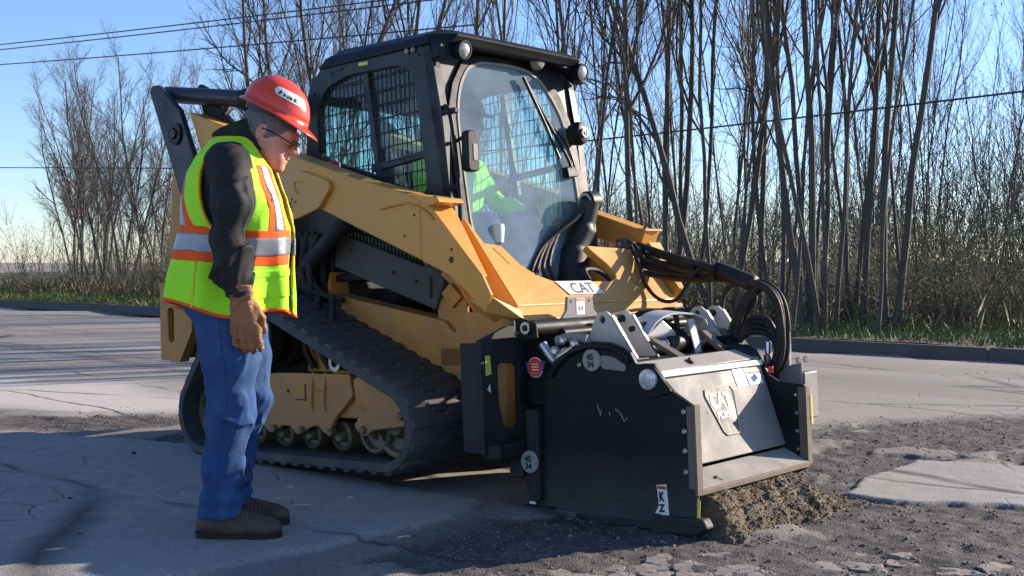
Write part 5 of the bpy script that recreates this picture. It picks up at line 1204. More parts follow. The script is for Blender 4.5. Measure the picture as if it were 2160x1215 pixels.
# hydraulic hoses: out along the far arm, over and down in a loop
hs = np.random.default_rng(3)
for k in range(7):
    dy, dz = hs.uniform(-.035, .035), hs.uniform(-.03, .03)
    sag = .05 * (k % 4)
    pts = [(.40 + .02 * (k % 3), .60 - .012 * k, 1.035 - .022 * k), (.58, .56 + dy, .975 - .017 * k - sag * .25 + .01), (.80, .50 + dy, .925 - .011 * k - sag * .25), (1.0, .44 + dy * .6, .872 - .006 * k - sag * .05), (1.16, .40 + dy, .812 + dz * .4)]
    if k < 4: pts += [(1.26, .385 + dy, .800 + dz * .5), (1.345 + dz * .4, .37 + dy, .73), (1.375 + dz * .5, .36 + dy, .60), (1.345 + dz * .5, .36 + dy, .46), (1.28, .36 + dy, .36)]
    else: pts += [(1.20 + dz, .39 + dy, .72), (1.10 + dz, .38 + dy, .60), (1.09 + dz, .36 + dy, .50)]
    tube('hydraulic_hose', pts, .0125 if k % 3 else .016, HOSEM, PL, 8)
for k in range(5):
    dy, dz = hs.uniform(-.03, .03), hs.uniform(-.03, .03)
    tube('hydraulic_hose', [(1.08 + dz, .36 + dy, .44), (1.10 + dz, .37 + dy, .58), (1.17 + dz, .38 + dy, .73), (1.25 + dz * .5, .385 + dy, .785), (1.33 + dz * .5, .375 + dy, .72), (1.355 + dz * .7, .365 + dy, .58), (1.33 + dz, .36 + dy, .44), (1.26, .36 + dy, .34)], .0135, HOSEM, PL, 8)
for k in range(4):
    dz = .022 * k
    tube('hydraulic_hose', [(1.12, .34, .42), (1.14, .35, .53 + dz * .5), (1.21, .36, .575 + dz), (1.30, .36, .55 + dz), (1.335, .36, .47), (1.30, .35, .38)], .013, HOSEM, PL, 8)
tube('hydraulic_hose', [(1.01, .40, .50), (1.0, .42, .62), (1.01, .43, .74), (1.06, .42, .795), (1.15, .40, .80)], .012, HOSEM, PL, 8)
tube('hydraulic_hose', [(.42, .50, 1.03), (.49, .47, .93), (.55, .44, .82), (.65, .42, .74), (.77, .40, .745), (.85, .42, .86), (.90, .46, .90)], .010, HOSEM, PL, 8)
tube('hydraulic_hose', [(.36, .56, 1.06), (.44, .52, 1.02), (.50, .52, .95), (.60, .55, .93), (.80, .52, .90)], .010, HOSEM, PL, 8)
bm = bmesh.new(); add_tube(bm, crom([(.98, .45, .875), (1.08, .43, .84), (1.20, .395, .80)], 8), .040, 12); bm_obj('hose_sleeve', bm, HOSEM, PL, smooth=True)
bm = bmesh.new(); add_tube(bm, crom([(.62, .56, .945), (.80, .50, .90), (.98, .45, .862)], 8), [.022] * 5 + [.03] * 12, 12); bm_obj('hose_sleeve', bm, HOSEM, PL, smooth=True)
for x, y, z in ((.83, .49, .89), (.97, .45, .87)): ring('hose_clamp', (x, y, z), (.9, -.3, -.3), .040, .046, .03, BLK, PL, 16)
# ------------------------------------------------------------------ people: signed-distance modelling meshed with openvdb
import openvdb
def f32(*a): return np.array(a, np.float32)
def sd_ell(P, c, r, R=None):
    q = P - f32(*c)
    if R is not None: q = q @ np.asarray(R, np.float32)
    r = f32(*r); k0 = np.linalg.norm(q / r, axis=-1); k1 = np.linalg.norm(q / (r * r), axis=-1) + 1e-9
    return k0 * (k0 - 1) / k1
def sd_cap(P, a, b, ra, rb, flat=None):
    """tapered capsule; flat=(axis vector, factor) squashes along an axis"""
    a, b = f32(*a), f32(*b)
    if flat is not None:
        ax, k = f32(*flat[0]), flat[1]; ax = ax / np.linalg.norm(ax)
        P = P + ((P - a) @ ax)[..., None] * ax * (1 / k - 1); b = b + ((b - a) @ ax) * ax * (1 / k - 1)
    ba = b - a; t = np.clip(((P - a) @ ba) / (ba @ ba), 0, 1)
    return np.linalg.norm(P - a - t[..., None] * ba, axis=-1) - (ra + (rb - ra) * t)
def sd_chain(P, pts, k=0.0):
    d = None
    for (p, r), (q, s) in zip(pts, pts[1:]):
        e = sd_cap(P, p, q, r, s); d = e if d is None else (smin(d, e, k) if k else np.minimum(d, e))
    return d
def smin(a, b, k):
    h = np.clip(.5 + .5 * (b - a) / k, 0, 1); return b + (a - b) * h - k * h * (1 - h)
def smax(a, b, k): return -smin(-a, -b, k)
def sdf_obj(name, fn, lo, hi, vox, m, parent, adapt=0.0, B=12):
    """evaluate the field only in blocks near its surface, then mesh it"""
    lo, hi = f32(*lo), f32(*hi); nb = np.ceil((hi - lo) / (vox * B)).astype(int)
    bx = np.stack(np.meshgrid(*[np.arange(k) for k in nb], indexing='ij'), -1).reshape(-1, 3)
    cen = lo + (bx + .5).astype(np.float32) * (vox * B)
    dc = fn(cen[:, None])[:, 0]; half = vox * B * .87
    act = np.abs(dc) < half * 1.9 + .012
    D = np.repeat(np.where(dc > 0, 3 * vox, -3 * vox).astype(np.float32)[:, None], B ** 3, 1)
    loc = np.stack(np.meshgrid(*[np.arange(B)] * 3, indexing='ij'), -1).reshape(-1, 3).astype(np.float32) * vox
    ia = np.nonzero(act)[0]
    for k in range(0, len(ia), 400):
        i = ia[k:k + 400]; D[i] = fn((lo + bx[i].astype(np.float32) * (vox * B))[:, None] + loc[None])
    d = D.reshape(*nb, B, B, B).transpose(0, 3, 1, 4, 2, 5).reshape(*(nb * B))
    d = np.clip(d, -3 * vox, 3 * vox); d[0] = d[-1] = vox; d[:, 0] = d[:, -1] = vox; d[:, :, 0] = d[:, :, -1] = vox
    g = openvdb.FloatGrid(3 * vox); g.copyFromArray(np.ascontiguousarray(d, dtype=np.float32))
    pts, tris, quads = g.convertToPolygons(0.0, adapt)
    o = mesh_np(name, pts * vox + lo, quads[:, ::-1].astype(np.int64).copy(), m, parent, smooth=True)
    bm = bmesh.new(); bm.from_mesh(o.data); bmesh.ops.recalc_face_normals(bm, faces=bm.faces[:]); bm.to_mesh(o.data); bm.free()
    return o
def interp(z, zs, vs_): return np.interp(z, zs, vs_).astype(np.float32)

def fabric(name, base, rough=.85, var=.12, scale=8, weave=900, sheen=.0, dust=None, da=0, bump=.25, spec=.2):
    return mat(name, base, rough, var=var, scale=scale, bump=bump, bscale=weave * .25, sheen=sheen, dust=dust, dust_amt=da, spec=spec)
SKIN = mat('weathered_skin', (.68, .31, .23), .5, var=.16, scale=22, bump=.12, bscale=160, dust=(.60, .20, .15), dust_amt=.45)
SKIN.node_tree.nodes['Principled BSDF'].inputs['Subsurface Weight'].default_value = .12
SKIN.node_tree.nodes['Principled BSDF'].inputs['Subsurface Radius'].default_value = (.01, .004, .002)
HAIR = mat('grey_hair', (.17, .155, .15), .8, var=.4, scale=60, bump=.6, bscale=300, streak=(1, 1, .3))
HAT = mat('red_hard_hat', (.80, .058, .012), .28, var=.06, scale=6, coat=.6, dust=(.55, .10, .06), dust_amt=.12)
LIME = fabric('lime_mesh_fabric', (.43, .94, .035), .7, var=.06, scale=6, bump=.35)
ORTAPE = fabric('orange_tape', (.95, .12, .015), .7, var=.06)
SILV = mat('silver_reflective_tape', (.27, .27, .30), .38, metal=.35, var=.10, scale=10, bump=.05)
JACK = fabric('charcoal_cotton', (.013, .013, .016), .78, var=.3, sheen=.0, bump=.3, dust=(.045, .042, .04), da=.5, spec=.3)
OLIVE = fabric('dark_green_collar', (.020, .034, .024), .8, var=.2)
DENIM = fabric('blue_denim', (.015, .047, .150), .85, var=.35, scale=7, dust=(.11, .21, .40), da=.5, bump=.5)
BOOT = mat('brown_leather_boot', (.070, .034, .020), .6, var=.3, scale=9, dust=(.12, .085, .06), dust_amt=.45, bump=.25, bscale=60)
SOLE = mat('boot_sole', (.02, .016, .014), .8, var=.2)
GLOVE = mat('tan_leather_glove', (.36, .155, .065), .75, var=.25, scale=14, dust=(.18, .09, .045), dust_amt=.6, bump=.6, bscale=70)
FRAMEM = mat('spectacle_frame', (.02, .015, .015), .3)
LENS2 = mat('dark_spectacle_lens', (.012, .008, .008), .15, coat=.5)

WK = empty('person', 'man in a red hard hat and lime vest standing beside the track, looking down', 'person', loc=(-1.0655, 4.45, .018))
# ---- head frame
HC = np.array([.138, 0, 1.510]); hp_ = R_(33); hf = np.array([math.cos(hp_), 0, -math.sin(hp_)]); hu = np.array([math.sin(hp_), 0, math.cos(hp_)])
HR = np.stack([hf, [0, 1, 0], hu], 1)      # head -> person
def toh(P): return ((P - HC.astype(np.float32)) @ HR.astype(np.float32))
def h2p(a, y, b): return tuple(HC + HR @ np.array([a, y, b]))
def sd_head(P):
    q = toh(P); s = np.stack([q[..., 0], np.abs(q[..., 1]), q[..., 2]], -1)
    d = sd_ell(q, (-.008, 0, .022), (.103, .077, .100))
    d = smin(d, sd_ell(q, (.052, 0, -.022), (.058, .058, .082)), .03)
    d = smin(d, sd_cap(s, (.015, .052, -.045), (.085, .020, -.080), .020, .022), .03)       # jaw line
    d = smin(d, sd_ell(q, (.100, 0, -.082), (.022, .024, .018)), .02)                       # chin
    d = smin(d, sd_cap(s, (.040, .040, -.030), (.085, .028, -.050), .030, .020), .03)       # cheek
    d = smin(d, sd_cap(s, (.092, .010, .046), (.078, .045, .042), .013, .012), .018)        # brow
    d = smax(d, -sd_ell(s, (.112, .031, .022), (.020, .018, .012)), .012)                   # eye socket
    d = smin(d, sd_ell(s, (.090, .030, .022), (.014, .015, .011)), .004)                    # eyeball with lid
    d = smin(d, sd_cap(q, (.100, 0, .036), (.128, 0, .002), .0085, .0125), .012)            # nose
    d = smin(d, sd_ell(s, (.118, .012, -.004), (.013, .009, .009)), .006)                   # nostril wing
    d = smin(d, sd_ell(q, (.104, 0, -.036), (.014, .024, .009)), .008)
    d = smin(d, sd_ell(q, (.101, 0, -.051), (.014, .022, .009)), .008)
    d = smax(d, -sd_ell(q, (.117, 0, -.0435), (.012, .026, .0022)), .004)                   # mouth
    d = smax(d, -sd_cap(s, (.106, .022, -.008), (.094, .038, -.045), .003, .003), .012)     # fold beside the mouth
    e = sd_ell(s, (-.012, .078, .002), (.018, .009, .032)); e = smax(e, -sd_ell(s, (-.008, .087, .006), (.010, .006, .019)), .004)
    e = smin(e, sd_ell(s, (-.006, .077, -.027), (.010, .006, .010)), .005)
    d = smin(d, e, .006)
    return d
def sd_neck(P):
    a = h2p(-.025, 0, -.035); d = sd_cap(P, a, (.005, 0, 1.40), .060, .066)
    b = h2p(.05, 0, -.075); return smin(d, sd_cap(P, b, (.075, 0, 1.40), .026, .040), .04)
# torso cross-sections (z, x_back, x_front, half width)
TZ = [.80, .88, .98, 1.03, 1.10, 1.16, 1.27, 1.36, 1.42, 1.46, 1.50, 1.54]
TB = [-.232, -.232, -.222, -.210, -.190, -.176, -.166, -.145, -.112, -.080, -.055, -.04]
TF = [.205, .205, .205, .205, .208, .205, .188, .158, .135, .115, .100, .09]
TW = [.205, .205, .20, .20, .20, .205, .215, .215, .195, .150, .09, .06]
def sd_torso(P, grow=0.0):
    z = P[..., 2]; xb, xf, w = interp(z, TZ, TB), interp(z, TZ, TF), interp(z, TZ, TW)
    c, a = (xb + xf) / 2, (xf - xb) / 2; u, v = np.abs(P[..., 0] - c) / a, np.abs(P[..., 1]) / w
    k = (u ** 2.4 + v ** 2.4 + 1e-9) ** (1 / 2.4); return (k - 1) * np.minimum(a, w) - grow
# arms
RA = [((.038, -.185, 1.385), .078), ((.060, -.232, 1.24), .070), ((.036, -.245, 1.105), .060), ((.050, -.238, 1.0), .050), ((.080, -.228, .905), .040)]
LA = [((.030, .185, 1.385), .076), ((.005, .232, 1.24), .066), ((-.020, .245, 1.105), .058), ((-.010, .238, 1.0), .050), ((.000, .228, .905), .042)]
RL = [((-.015, -.095, .88), .115), ((.016, -.105, .66), .100), ((.028, -.110, .50), .076), ((-.010, -.112, .28), .064), ((-.020, -.112, .10), .058)]
LL = [((-.015, .095, .88), .115), ((.020, .105, .66), .100), ((.030, .110, .50), .074), ((-.005, .112, .28), .062), ((-.035, .112, .10), .056)]
thin = lambda ch, f=.62: [(p, r * f) for p, r in ch]
def sd_body(P):
    d = smin(sd_head(P), sd_neck(P), .02)
    t = sd_torso(P, -.06); t = smax(t, P[..., 2] - 1.44, .03); t = smax(t, .93 - P[..., 2], .03)
    d = smin(d, t, .03)
    for ch in (thin(RA, .42), thin(LA, .42), thin(RL, .58), thin(LL, .58)): d = smin(d, sd_chain(P, ch), .02)
    for s, ch in ((-1, RL), (1, LL)): d = smin(d, sd_cap(P, ch[-1][0], (ch[-1][0][0] + .13, s * .112, .05), .035, .026), .02)
    for ch in (RA, LA): d = smin(d, sd_cap(P, ch[-1][0], (ch[-1][0][0] + .015, ch[-1][0][1] + (-.002 if ch is RA else .002), .84), .018, .014), .01)
    return d
body = sdf_obj('body', sd_body, (-.30, -.34, .0), (.36, .34, 1.72), .0045, SKIN, WK)
# ---- hair
def sd_hair(P):
    q = toh(P); d = sd_ell(q, (-.010, 0, .022), (.108, .0815, .104)); n = vnoise(q, 5, 3, 160, .6) * .0015
    s = np.stack([q[..., 0], np.abs(q[..., 1]), q[..., 2]], -1)
    d = d + n; d = smax(d, q[..., 0] * .55 - q[..., 2] * .85 - .048 + np.clip(q[..., 0], 0, 1) * .6, .01)
    d = smax(d, q[..., 0] - .045 - np.clip(q[..., 2] - .02, 0, .1) * 1.0, .006); d = np.maximum(d, -sd_ell(s, (-.008, .082, -.002), (.017, .02, .030)))
    side = sd_ell(s, (.018, .070, .010), (.010, .010, .025)); return smin(d, side, .006)
sdf_obj('hair', sd_hair, (-.02, -.10, 1.38), (.28, .10, 1.70), .0035, HAIR, WK)
# ---- hard hat: ribbed dome, rolled brim with longer peak
HTC = np.array([.178, 0, 1.594]); ht_ = R_(25); HTR = np.stack([[math.cos(ht_), 0, -math.sin(ht_)], [0, 1, 0], [math.sin(ht_), 0, math.cos(ht_)]], 1)
def t2p(a, y, b): return tuple(HTC + HTR @ np.array([a, y, b]))
def hat_pt(phi, th, off=0.0):
    ra, rb, hh = .133 + off, .112 + off, .126 + off
    cth, sth = max(0.0, math.cos(th)) ** .9, math.sin(th)
    rib = 0
    for c_, w_ in ((0, .011), (.034, .006), (-.034, .006)):
        y = rb * cth * math.sin(phi); rib += .0035 * math.exp(-((y - c_) / w_) ** 2) * min(1, sth * 1.4)
    return (-.008 + (ra + rib) * cth * math.cos(phi) - .012 * sth, rb * cth * math.sin(phi), (hh + rib) * sth - .006 * math.cos(phi) * cth)
bm = bmesh.new(); NP, NT = 72, 20; rings = []
def hv(p): return bm.verts.new(t2p(*p))
def brim(phi, t, dz=0):
    w = .009 + .046 * max(0, math.cos(phi)) ** 1.6 + .006 * max(0, -math.cos(phi))
    a, y, b = hat_pt(phi, 0); L = math.hypot(math.cos(phi) / .134, math.sin(phi) / .113); nx_b, ny_b = math.cos(phi), math.sin(phi)
    return (a + nx_b * w * t, y + ny_b * w * t * .9, b - (.004 + .42 * w) * t + dz)
for k in range(NT):
    th = math.pi / 2 * (1 - (k + .35) / NT) if k < NT - 1 else 0.0
    rings.append([hv(hat_pt(2 * math.pi * i / NP, th)) for i in range(NP)])
for t, dz in ((.12, .001), (.55, .001), (.92, 0), (1.0, -.003), (.92, -.006), (.5, -.005), (.05, -.006)):
    rings.append([hv(brim(2 * math.pi * i / NP, t, dz)) for i in range(NP)])
for k in range(NT - 1, -1, -1):
    th = math.pi / 2 * (1 - (k + .35) / NT) if k < NT - 1 else 0.0
    rings.append([hv(hat_pt(2 * math.pi * i / NP, th, -.004)) for i in range(NP)])
for A, B in zip(rings, rings[1:]):
    for i in range(NP): bm.faces.new((A[i], B[i], B[(i + 1) % NP], A[(i + 1) % NP]))
top = hv(hat_pt(0, math.pi / 2)); tb = hv(hat_pt(0, math.pi / 2, -.004))
for i in range(NP): bm.faces.new((top, rings[0][i], rings[0][(i + 1) % NP])); bm.faces.new((tb, rings[-1][(i + 1) % NP], rings[-1][i]))
hat = bm_obj('hard_hat', bm, HAT, WK, smooth=True)
# sweatband lining and side slot
bm = bmesh.new(); A_ = []
for zz, sc_ in ((.030, 1.0), (-.034, .90)):
    A_.append([hv((-.014 + .118 * sc_ * math.cos(t), .096 * sc_ * math.sin(t), zz - .006 * math.cos(t) if zz > 0 else zz + .012 * (1 + math.cos(t)))) for t in [2 * math.pi * i / 40 for i in range(40)]])
for i in range(40): bm.faces.new((A_[0][i], A_[1][i], A_[1][(i + 1) % 40], A_[0][(i + 1) % 40]))
bm_obj('headband', bm, INK, hat, smooth=True)
# sticker with lettering following the shell
def on_hat(a, t, off=.0012):
    phi, th = a, t; return Vector(t2p(*hat_pt(phi, th, off)))
bm = bmesh.new(); G = []
P0, P1, T0, T1 = R_(-96), R_(-30), R_(26), R_(45)
for i in range(21):
    row = []
    for j in range(9):
        u, v = i / 20 * 2 - 1, j / 8 * 2 - 1; v2 = v * (1 - abs(u) ** 6) ** .5 if abs(u) < 1 else 0
        row.append(bm.verts.new(on_hat(P0 + (P1 - P0) * (u + 1) / 2, T0 + (T1 - T0) * (v2 + 1) / 2)))
    G.append(row)
for i in range(20):
    for j in range(8): bm.faces.new((G[i][j], G[i + 1][j], G[i + 1][j + 1], G[i][j + 1]))
bm_obj('sticker', bm, WHITEP, hat, smooth=True)
lt = text('sticker_lettering', 'hat', 1.0, (0, 0, 0), (1, 0, 0), (0, 1, 0), INK, hat, 1, .012)
xs = [v.co.x for v in lt.data.vertices]; w_ = max(xs) - min(xs)
for v in lt.data.vertices:
    u = (v.co.x - min(xs)) / w_ + .25 * v.co.y * .3; q = v.co.y
    v.co = on_hat(P0 + (P1 - P0) * (.14 + .62 * u), T0 + (T1 - T0) * (.18 + .62 * q), .0022)
# ---- spectacles
gl = tube('spectacles', [h2p(-.012, -.083, .012), h2p(.03, -.081, .020), h2p(.085, -.070, .022), h2p(.108, -.058, .022)], .0026, FRAMEM, WK, 6)
tube('temple_arm', [h2p(-.012, .083, .012), h2p(.03, .081, .020), h2p(.085, .070, .022), h2p(.108, .058, .022)], .0026, FRAMEM, gl, 6)
for s in (-1, 1):
    bm = bmesh.new(); add_poly_prism(bm, [h2p(.110 + .008 * (1 - abs(y) / .06), s * y, b) for y, b in ((.010, .020), (.014, .036), (.050, .038), (.060, .030), (.058, .010), (.045, .002), (.020, .004))], tuple(HR @ np.array([.002, 0, 0])))
    bm_obj('lens', bm, LENS2, gl, 0.0)
    tube('rim', [h2p(.117, s * .010, .020), h2p(.117, s * .014, .037), h2p(.113, s * .05, .039), h2p(.110, s * .060, .030)], .0018, FRAMEM, gl, 6)
# ---- jeans
def folds(P, seed, amp, f, ax=(0, 0, 1), stretch=.35):
    ax = f32(*ax); Q = P - (P @ ax)[..., None] * ax * (1 - stretch); w = vnoise(Q, seed + 500, 2, f * .6); n = vnoise(Q + w[..., None] * f32(.02, .02, .02), seed, 3, f, .5); return (.42 - (1 - np.clip(np.abs(n) * 1.3, 0, 1)) ** 2) * amp * 1.5
def sd_leg(P, ch, seed):
    d = sd_chain(P, ch, .03); z = P[..., 2]
    kn = np.exp(-((z - .50) / .13) ** 2); an = np.exp(-((z - .16) / .10) ** 2); hip = np.exp(-((z - .82) / .10) ** 2)
    ph = P[..., 0] * 9 + P[..., 1] * 6
    d = d + an * .004 * np.sin(z * 85 + ph * 2 + 4 * vnoise(P, seed + 1, 3, 11))
    return d + folds(P, seed + 2, .011, 12, (.25, 0, 1), .40) * (1 - .6 * kn) + kn * folds(P, seed + 4, .017, 16, (1, .2, -.55), .35) + folds(P, seed + 6, .004, 34, (.6, 0, 1), .6)
CUFR = [(p, r) for p, r in RL[:-1]] + [((-.020, -.112, .115), .078), ((-.022, -.112, .085), .080)]
CUFL = [(p, r) for p, r in LL[:-1]] + [((-.035, .112, .115), .076), ((-.037, .112, .085), .078)]
for c_ in (CUFR, CUFL):
    for i in range(len(c_)): c_[i] = (c_[i][0], c_[i][1] * (.98, .99, 1.12, 1.12, .98, .98)[i])
def sd_jeans(P):
    a, b = sd_leg(P, CUFR, 40), sd_leg(P, CUFL, 60); d = smin(a, b, .012)
    pel = sd_ell(P, (-.03, 0, .90), (.150, .190, .13)) + folds(P, 70, .008, 14, (.3, 0, 1), .5); d = smin(d, pel, .04)
    d = smax(d, P[..., 2] - .99, .01); d = smax(d, .078 - P[..., 2], .005)
    inn = smin(sd_chain(P, thin(CUFR, .86)), sd_chain(P, thin(CUFL, .86)), .01)
    return smax(d, -np.where(P[..., 2] < .14, inn, 1.0), .003)
jn = sdf_obj('jeans', sd_jeans, (-.26, -.26, .06), (.24, .26, 1.02), .006, DENIM, WK)
SEAM = fabric('jeans_seam', (.030, .065, .18), .8)
sdf_obj('seam', lambda P: np.maximum(sd_jeans(P) - .0022, np.maximum(np.abs(P[..., 0] - interp(P[..., 2], [.08, .28, .5, .66, .9], [-.022, -.010, .026, .016, -.015])) - .0035, P[..., 1] + .13)), (-.10, -.26, .08), (.10, -.13, .86), .0035, SEAM, jn)
sdf_obj('back_pocket', lambda P: np.maximum(sd_jeans(P) - .003, np.maximum(np.maximum(np.abs(P[..., 1] + .085) - .06, np.abs(P[..., 2] - .80) - .07), P[..., 0] + .06)), (-.26, -.17, .72), (-.04, .0, .88), .004, DENIM, jn)
# ---- boots
for s, ch in ((-1, RL), (1, LL)):
    ax = ch[-1][0][0]; oy = s * .112
    def sd_boot(P, ax=ax, oy=oy):
        q = P - f32(ax, oy, 0)
        d = sd_cap(q, (.0, 0, .16), (-.015, 0, .06), .050, .052)
        d = smin(d, sd_ell(q, (-.035, 0, .050), (.062, .044, .050)), .02)
        d = smin(d, sd_ell(q, (.09, 0, .038), (.125, .048, .046)), .035)
        d = smin(d, sd_cap(q, (.03, 0, .085), (.16, 0, .038), .032, .030), .03)
        d = smin(d, sd_ell(q, (.175, 0, .036), (.052, .047, .034)), .02)
        cr = np.exp(-((q[..., 0] - .10) / .035) ** 2) * .003 * np.sin(q[..., 0] * 420)
        return smax(d + cr + vnoise(q, 80, 2, 50) * .0012, .014 - q[..., 2], .004)
    bt = sdf_obj('boot', sd_boot, (ax - .14, oy - .09, 0), (ax + .27, oy + .09, .20), .005, BOOT, WK)
    out = [(-.098, 0), (-.085, -.036), (-.03, -.043), (.03, -.038), (.10, -.046), (.17, -.048), (.215, -.036), (.232, 0), (.215, .036), (.17, .048), (.10, .044), (.03, .038), (-.03, .043), (-.085, .036)]
    out = rounded(out, .03, 3)
    bm = bmesh.new(); add_poly_prism(bm, [(ax + x, oy + y, -.012) for x, y in out], (0, 0, .032)); so = bm_obj('sole', bm, SOLE, bt, .003)
    tube('welt', [(ax + x * .99, oy + y * .99, .022) for x, y in out + out[:1]], .0035, SOLE, bt, 5, 1)
# ---- dark jacket: torso core, sleeves, collar
def sd_sleeve(P, ch, seed):
    P2 = P + f32(.0, 0, 0); d = sd_chain(P2, ch, .03) - .016; z = P[..., 2]; el = np.exp(-((z - 1.09) / .10) ** 2); cu = np.exp(-((z - .96) / .07) ** 2); sh = np.exp(-((z - 1.30) / .09) ** 2)
    d = d + folds(P, seed + 3, .023, 13, (.18, 0, 1), .28) * (1 - .5 * el) + (el + cu * .7) * folds(P, seed + 9, .026, 18, (1, 0, .75), .35) + folds(P, seed + 5, .006, 36, (.3, 0, 1), .5)
    return smax(d, .900 - z, .005)
def sd_jacket(P):
    t = sd_torso(P, -.012); t = smax(t, P[..., 2] - 1.475, .02); t = smax(t, .90 - P[..., 2], .01)
    d = smin(t, smin(sd_sleeve(P, RA, 90), sd_sleeve(P, LA, 110), .01), .03)
    return smax(d, -sd_neck(P) - .004, .01)
sdf_obj('jacket', sd_jacket, (-.28, -.36, .86), (.28, .36, 1.52), .006, JACK, WK)
def sd_collar(P):
    q = P - f32(.046, 0, 1.462); up = f32(-.38, 0, .925); h = q @ up; rad = q - h[..., None] * up
    r_ = np.sqrt((rad @ f32(.925, 0, .38) / 1.12) ** 2 + q[..., 1] ** 2)
    d = np.abs(r_ - (.088 - h * .12)) - .006 + vnoise(P, 6, 2, 30) * .002
    d = smax(d, np.abs(h - .022) - .068, .006)
    V_ = sd_cap(P, (.16, 0, 1.50), (.12, 0, 1.38), .03, .012); return smax(d, -V_, .004)
sdf_obj('collar', sd_collar, (-.12, -.14, 1.36), (.20, .14, 1.58), .0045, OLIVE, WK)
# ---- vest and its tapes
HZ = [.80, .87, 1.03, 1.16, 1.3, 1.55]; HG = [.012, .012, .008, .005, .005, .006]
def vest_core(P):
    d = sd_torso(P) - interp(P[..., 2], HZ, HG)
    w = np.clip((1.10 - P[..., 2]) / .2, 0, 1); ang = np.arctan2(P[..., 1], P[..., 0])
    d = d - .013 * w * np.sin(ang * 9 + 1.5 * vnoise(P, 120, 2, 5)) + folds(P, 121, .011, 10, (.2, 0, 1), .40)
    return d - .006
def arm_hole(P):
    s = np.stack([P[..., 0], np.abs(P[..., 1]), P[..., 2]], -1)
    return np.minimum(sd_ell(s, (.028, .27, 1.30), (.100, .16, .180)), sd_cap(s, (.03, .27, 1.20), (.02, .27, 1.08), .075, .05))
def neck_hole(P):
    d = sd_cap(P, (.02, 0, 1.54), (.115, 0, 1.45), .118, .100); w = np.clip(.012 + (P[..., 2] - .86) * .085, .004, .09)
    V_ = np.maximum(np.abs(P[..., 1]) - w, .02 - P[..., 0]); return np.minimum(d, V_)
def hem_z(P): return .845 - .028 * np.sin((P[..., 0]) * 4.0) + .020 * np.sin(P[..., 1] * 9 + P[..., 0] * 14)
def vest_shell(P, t=.0035):
    c = vest_core(P); d = np.abs(c) - t; d = np.maximum(d, hem_z(P) - P[..., 2]); d = smax(d, -arm_hole(P), .003); d = smax(d, -neck_hole(P), .003); return np.maximum(d, P[..., 2] - 1.515)
VB = ((-.34, -.32, .78), (.32, .32, 1.54))
vest = sdf_obj('vest', vest_shell, *VB, .0048, LIME, WK)
def band_z(P): return P[..., 2] + .02 * np.sin(P[..., 0] * 3.0) - .006 * np.sin(P[..., 1] * 12 + P[..., 0] * 9)
def strip_obj(name, region, m, off, bb=None, vox=.0044):
    def fn(P):
        c = vest_core(P); d = np.abs(c) - off; d = np.maximum(d, region(P)); d = np.maximum(d, hem_z(P) - P[..., 2]); d = np.maximum(d, -arm_hole(P)); return np.maximum(d, -neck_hole(P))
    return sdf_obj(name, fn, *(bb or VB), vox, m, vest)
strip_obj('orange_band', lambda P: np.abs(band_z(P) - 1.090) - .066, ORTAPE, .0056)
strip_obj('silver_band', lambda P: np.abs(band_z(P) - 1.094) - .034, SILV, .0086)
def vert(P, w, yc, top=1.385):
    y = np.abs(P[..., 1]) - yc(P); return np.maximum(np.maximum(np.abs(y) - w, 1.150 - band_z(P)), P[..., 2] - top)
yc = lambda P: np.where(P[..., 0] > .0, .125 - (P[..., 2] - 1.15) * .05, .150 - (P[..., 2] - 1.15) * .38)
for sx_ in (-1, 1):
    for sy_ in (-1, 1):
        bb = ((-.34 if sx_ < 0 else .0, -.32 if sy_ < 0 else .0, 1.06), (.0 if sx_ < 0 else .32, .0 if sy_ < 0 else .32, 1.45))
        half = lambda P, w: np.maximum(np.maximum(vert(P, w, yc), .035 - sx_ * P[..., 0]), .01 - sy_ * P[..., 1])
        strip_obj('orange_stripe', lambda P: half(P, .046), ORTAPE, .0050, bb)
        strip_obj('silver_stripe', lambda P: half(P, .023), SILV, .0072, bb)
strip_obj('hem_tape', lambda P: P[..., 2] - hem_z(P) - .013, ORTAPE, .0062)
YPIPE = fabric('yellow_piping', (.85, .62, .04), .7, var=.06)
for sg in (-1, 1): strip_obj('armhole_piping', lambda P, sg=sg: np.maximum(arm_hole(P) - .012, -sg * P[..., 1]), YPIPE, .0078)
strip_obj('neck_piping', lambda P: np.maximum(neck_hole(P) - .014, 0.93 - P[..., 2]), YPIPE, .0064)
def pocket(P):
    q = np.maximum(np.abs(P[..., 0] - .175) - .055, np.abs(band_z(P) - .955) - .050); return np.maximum(np.maximum(q, -P[..., 0]), P[..., 1])
strip_obj('pocket', pocket, LIME, .0075)
strip_obj('pocket_flap', lambda P: np.maximum(np.maximum(np.abs(P[..., 0] - .175) - .060, np.abs(band_z(P) - .995) - .014), P[..., 1]), LIME, .0100)
strip_obj('side_seam', lambda P: np.maximum(np.maximum(np.abs(P[..., 0] + .085 + (1.0 - P[..., 2]) * .05) - .005, P[..., 1]), P[..., 2] - 1.03), YPIPE, .0075)
box('vest_pocket_clip', (.175, -.150, 1.20), (.183, -.130, 1.26), INK, vest, .002)
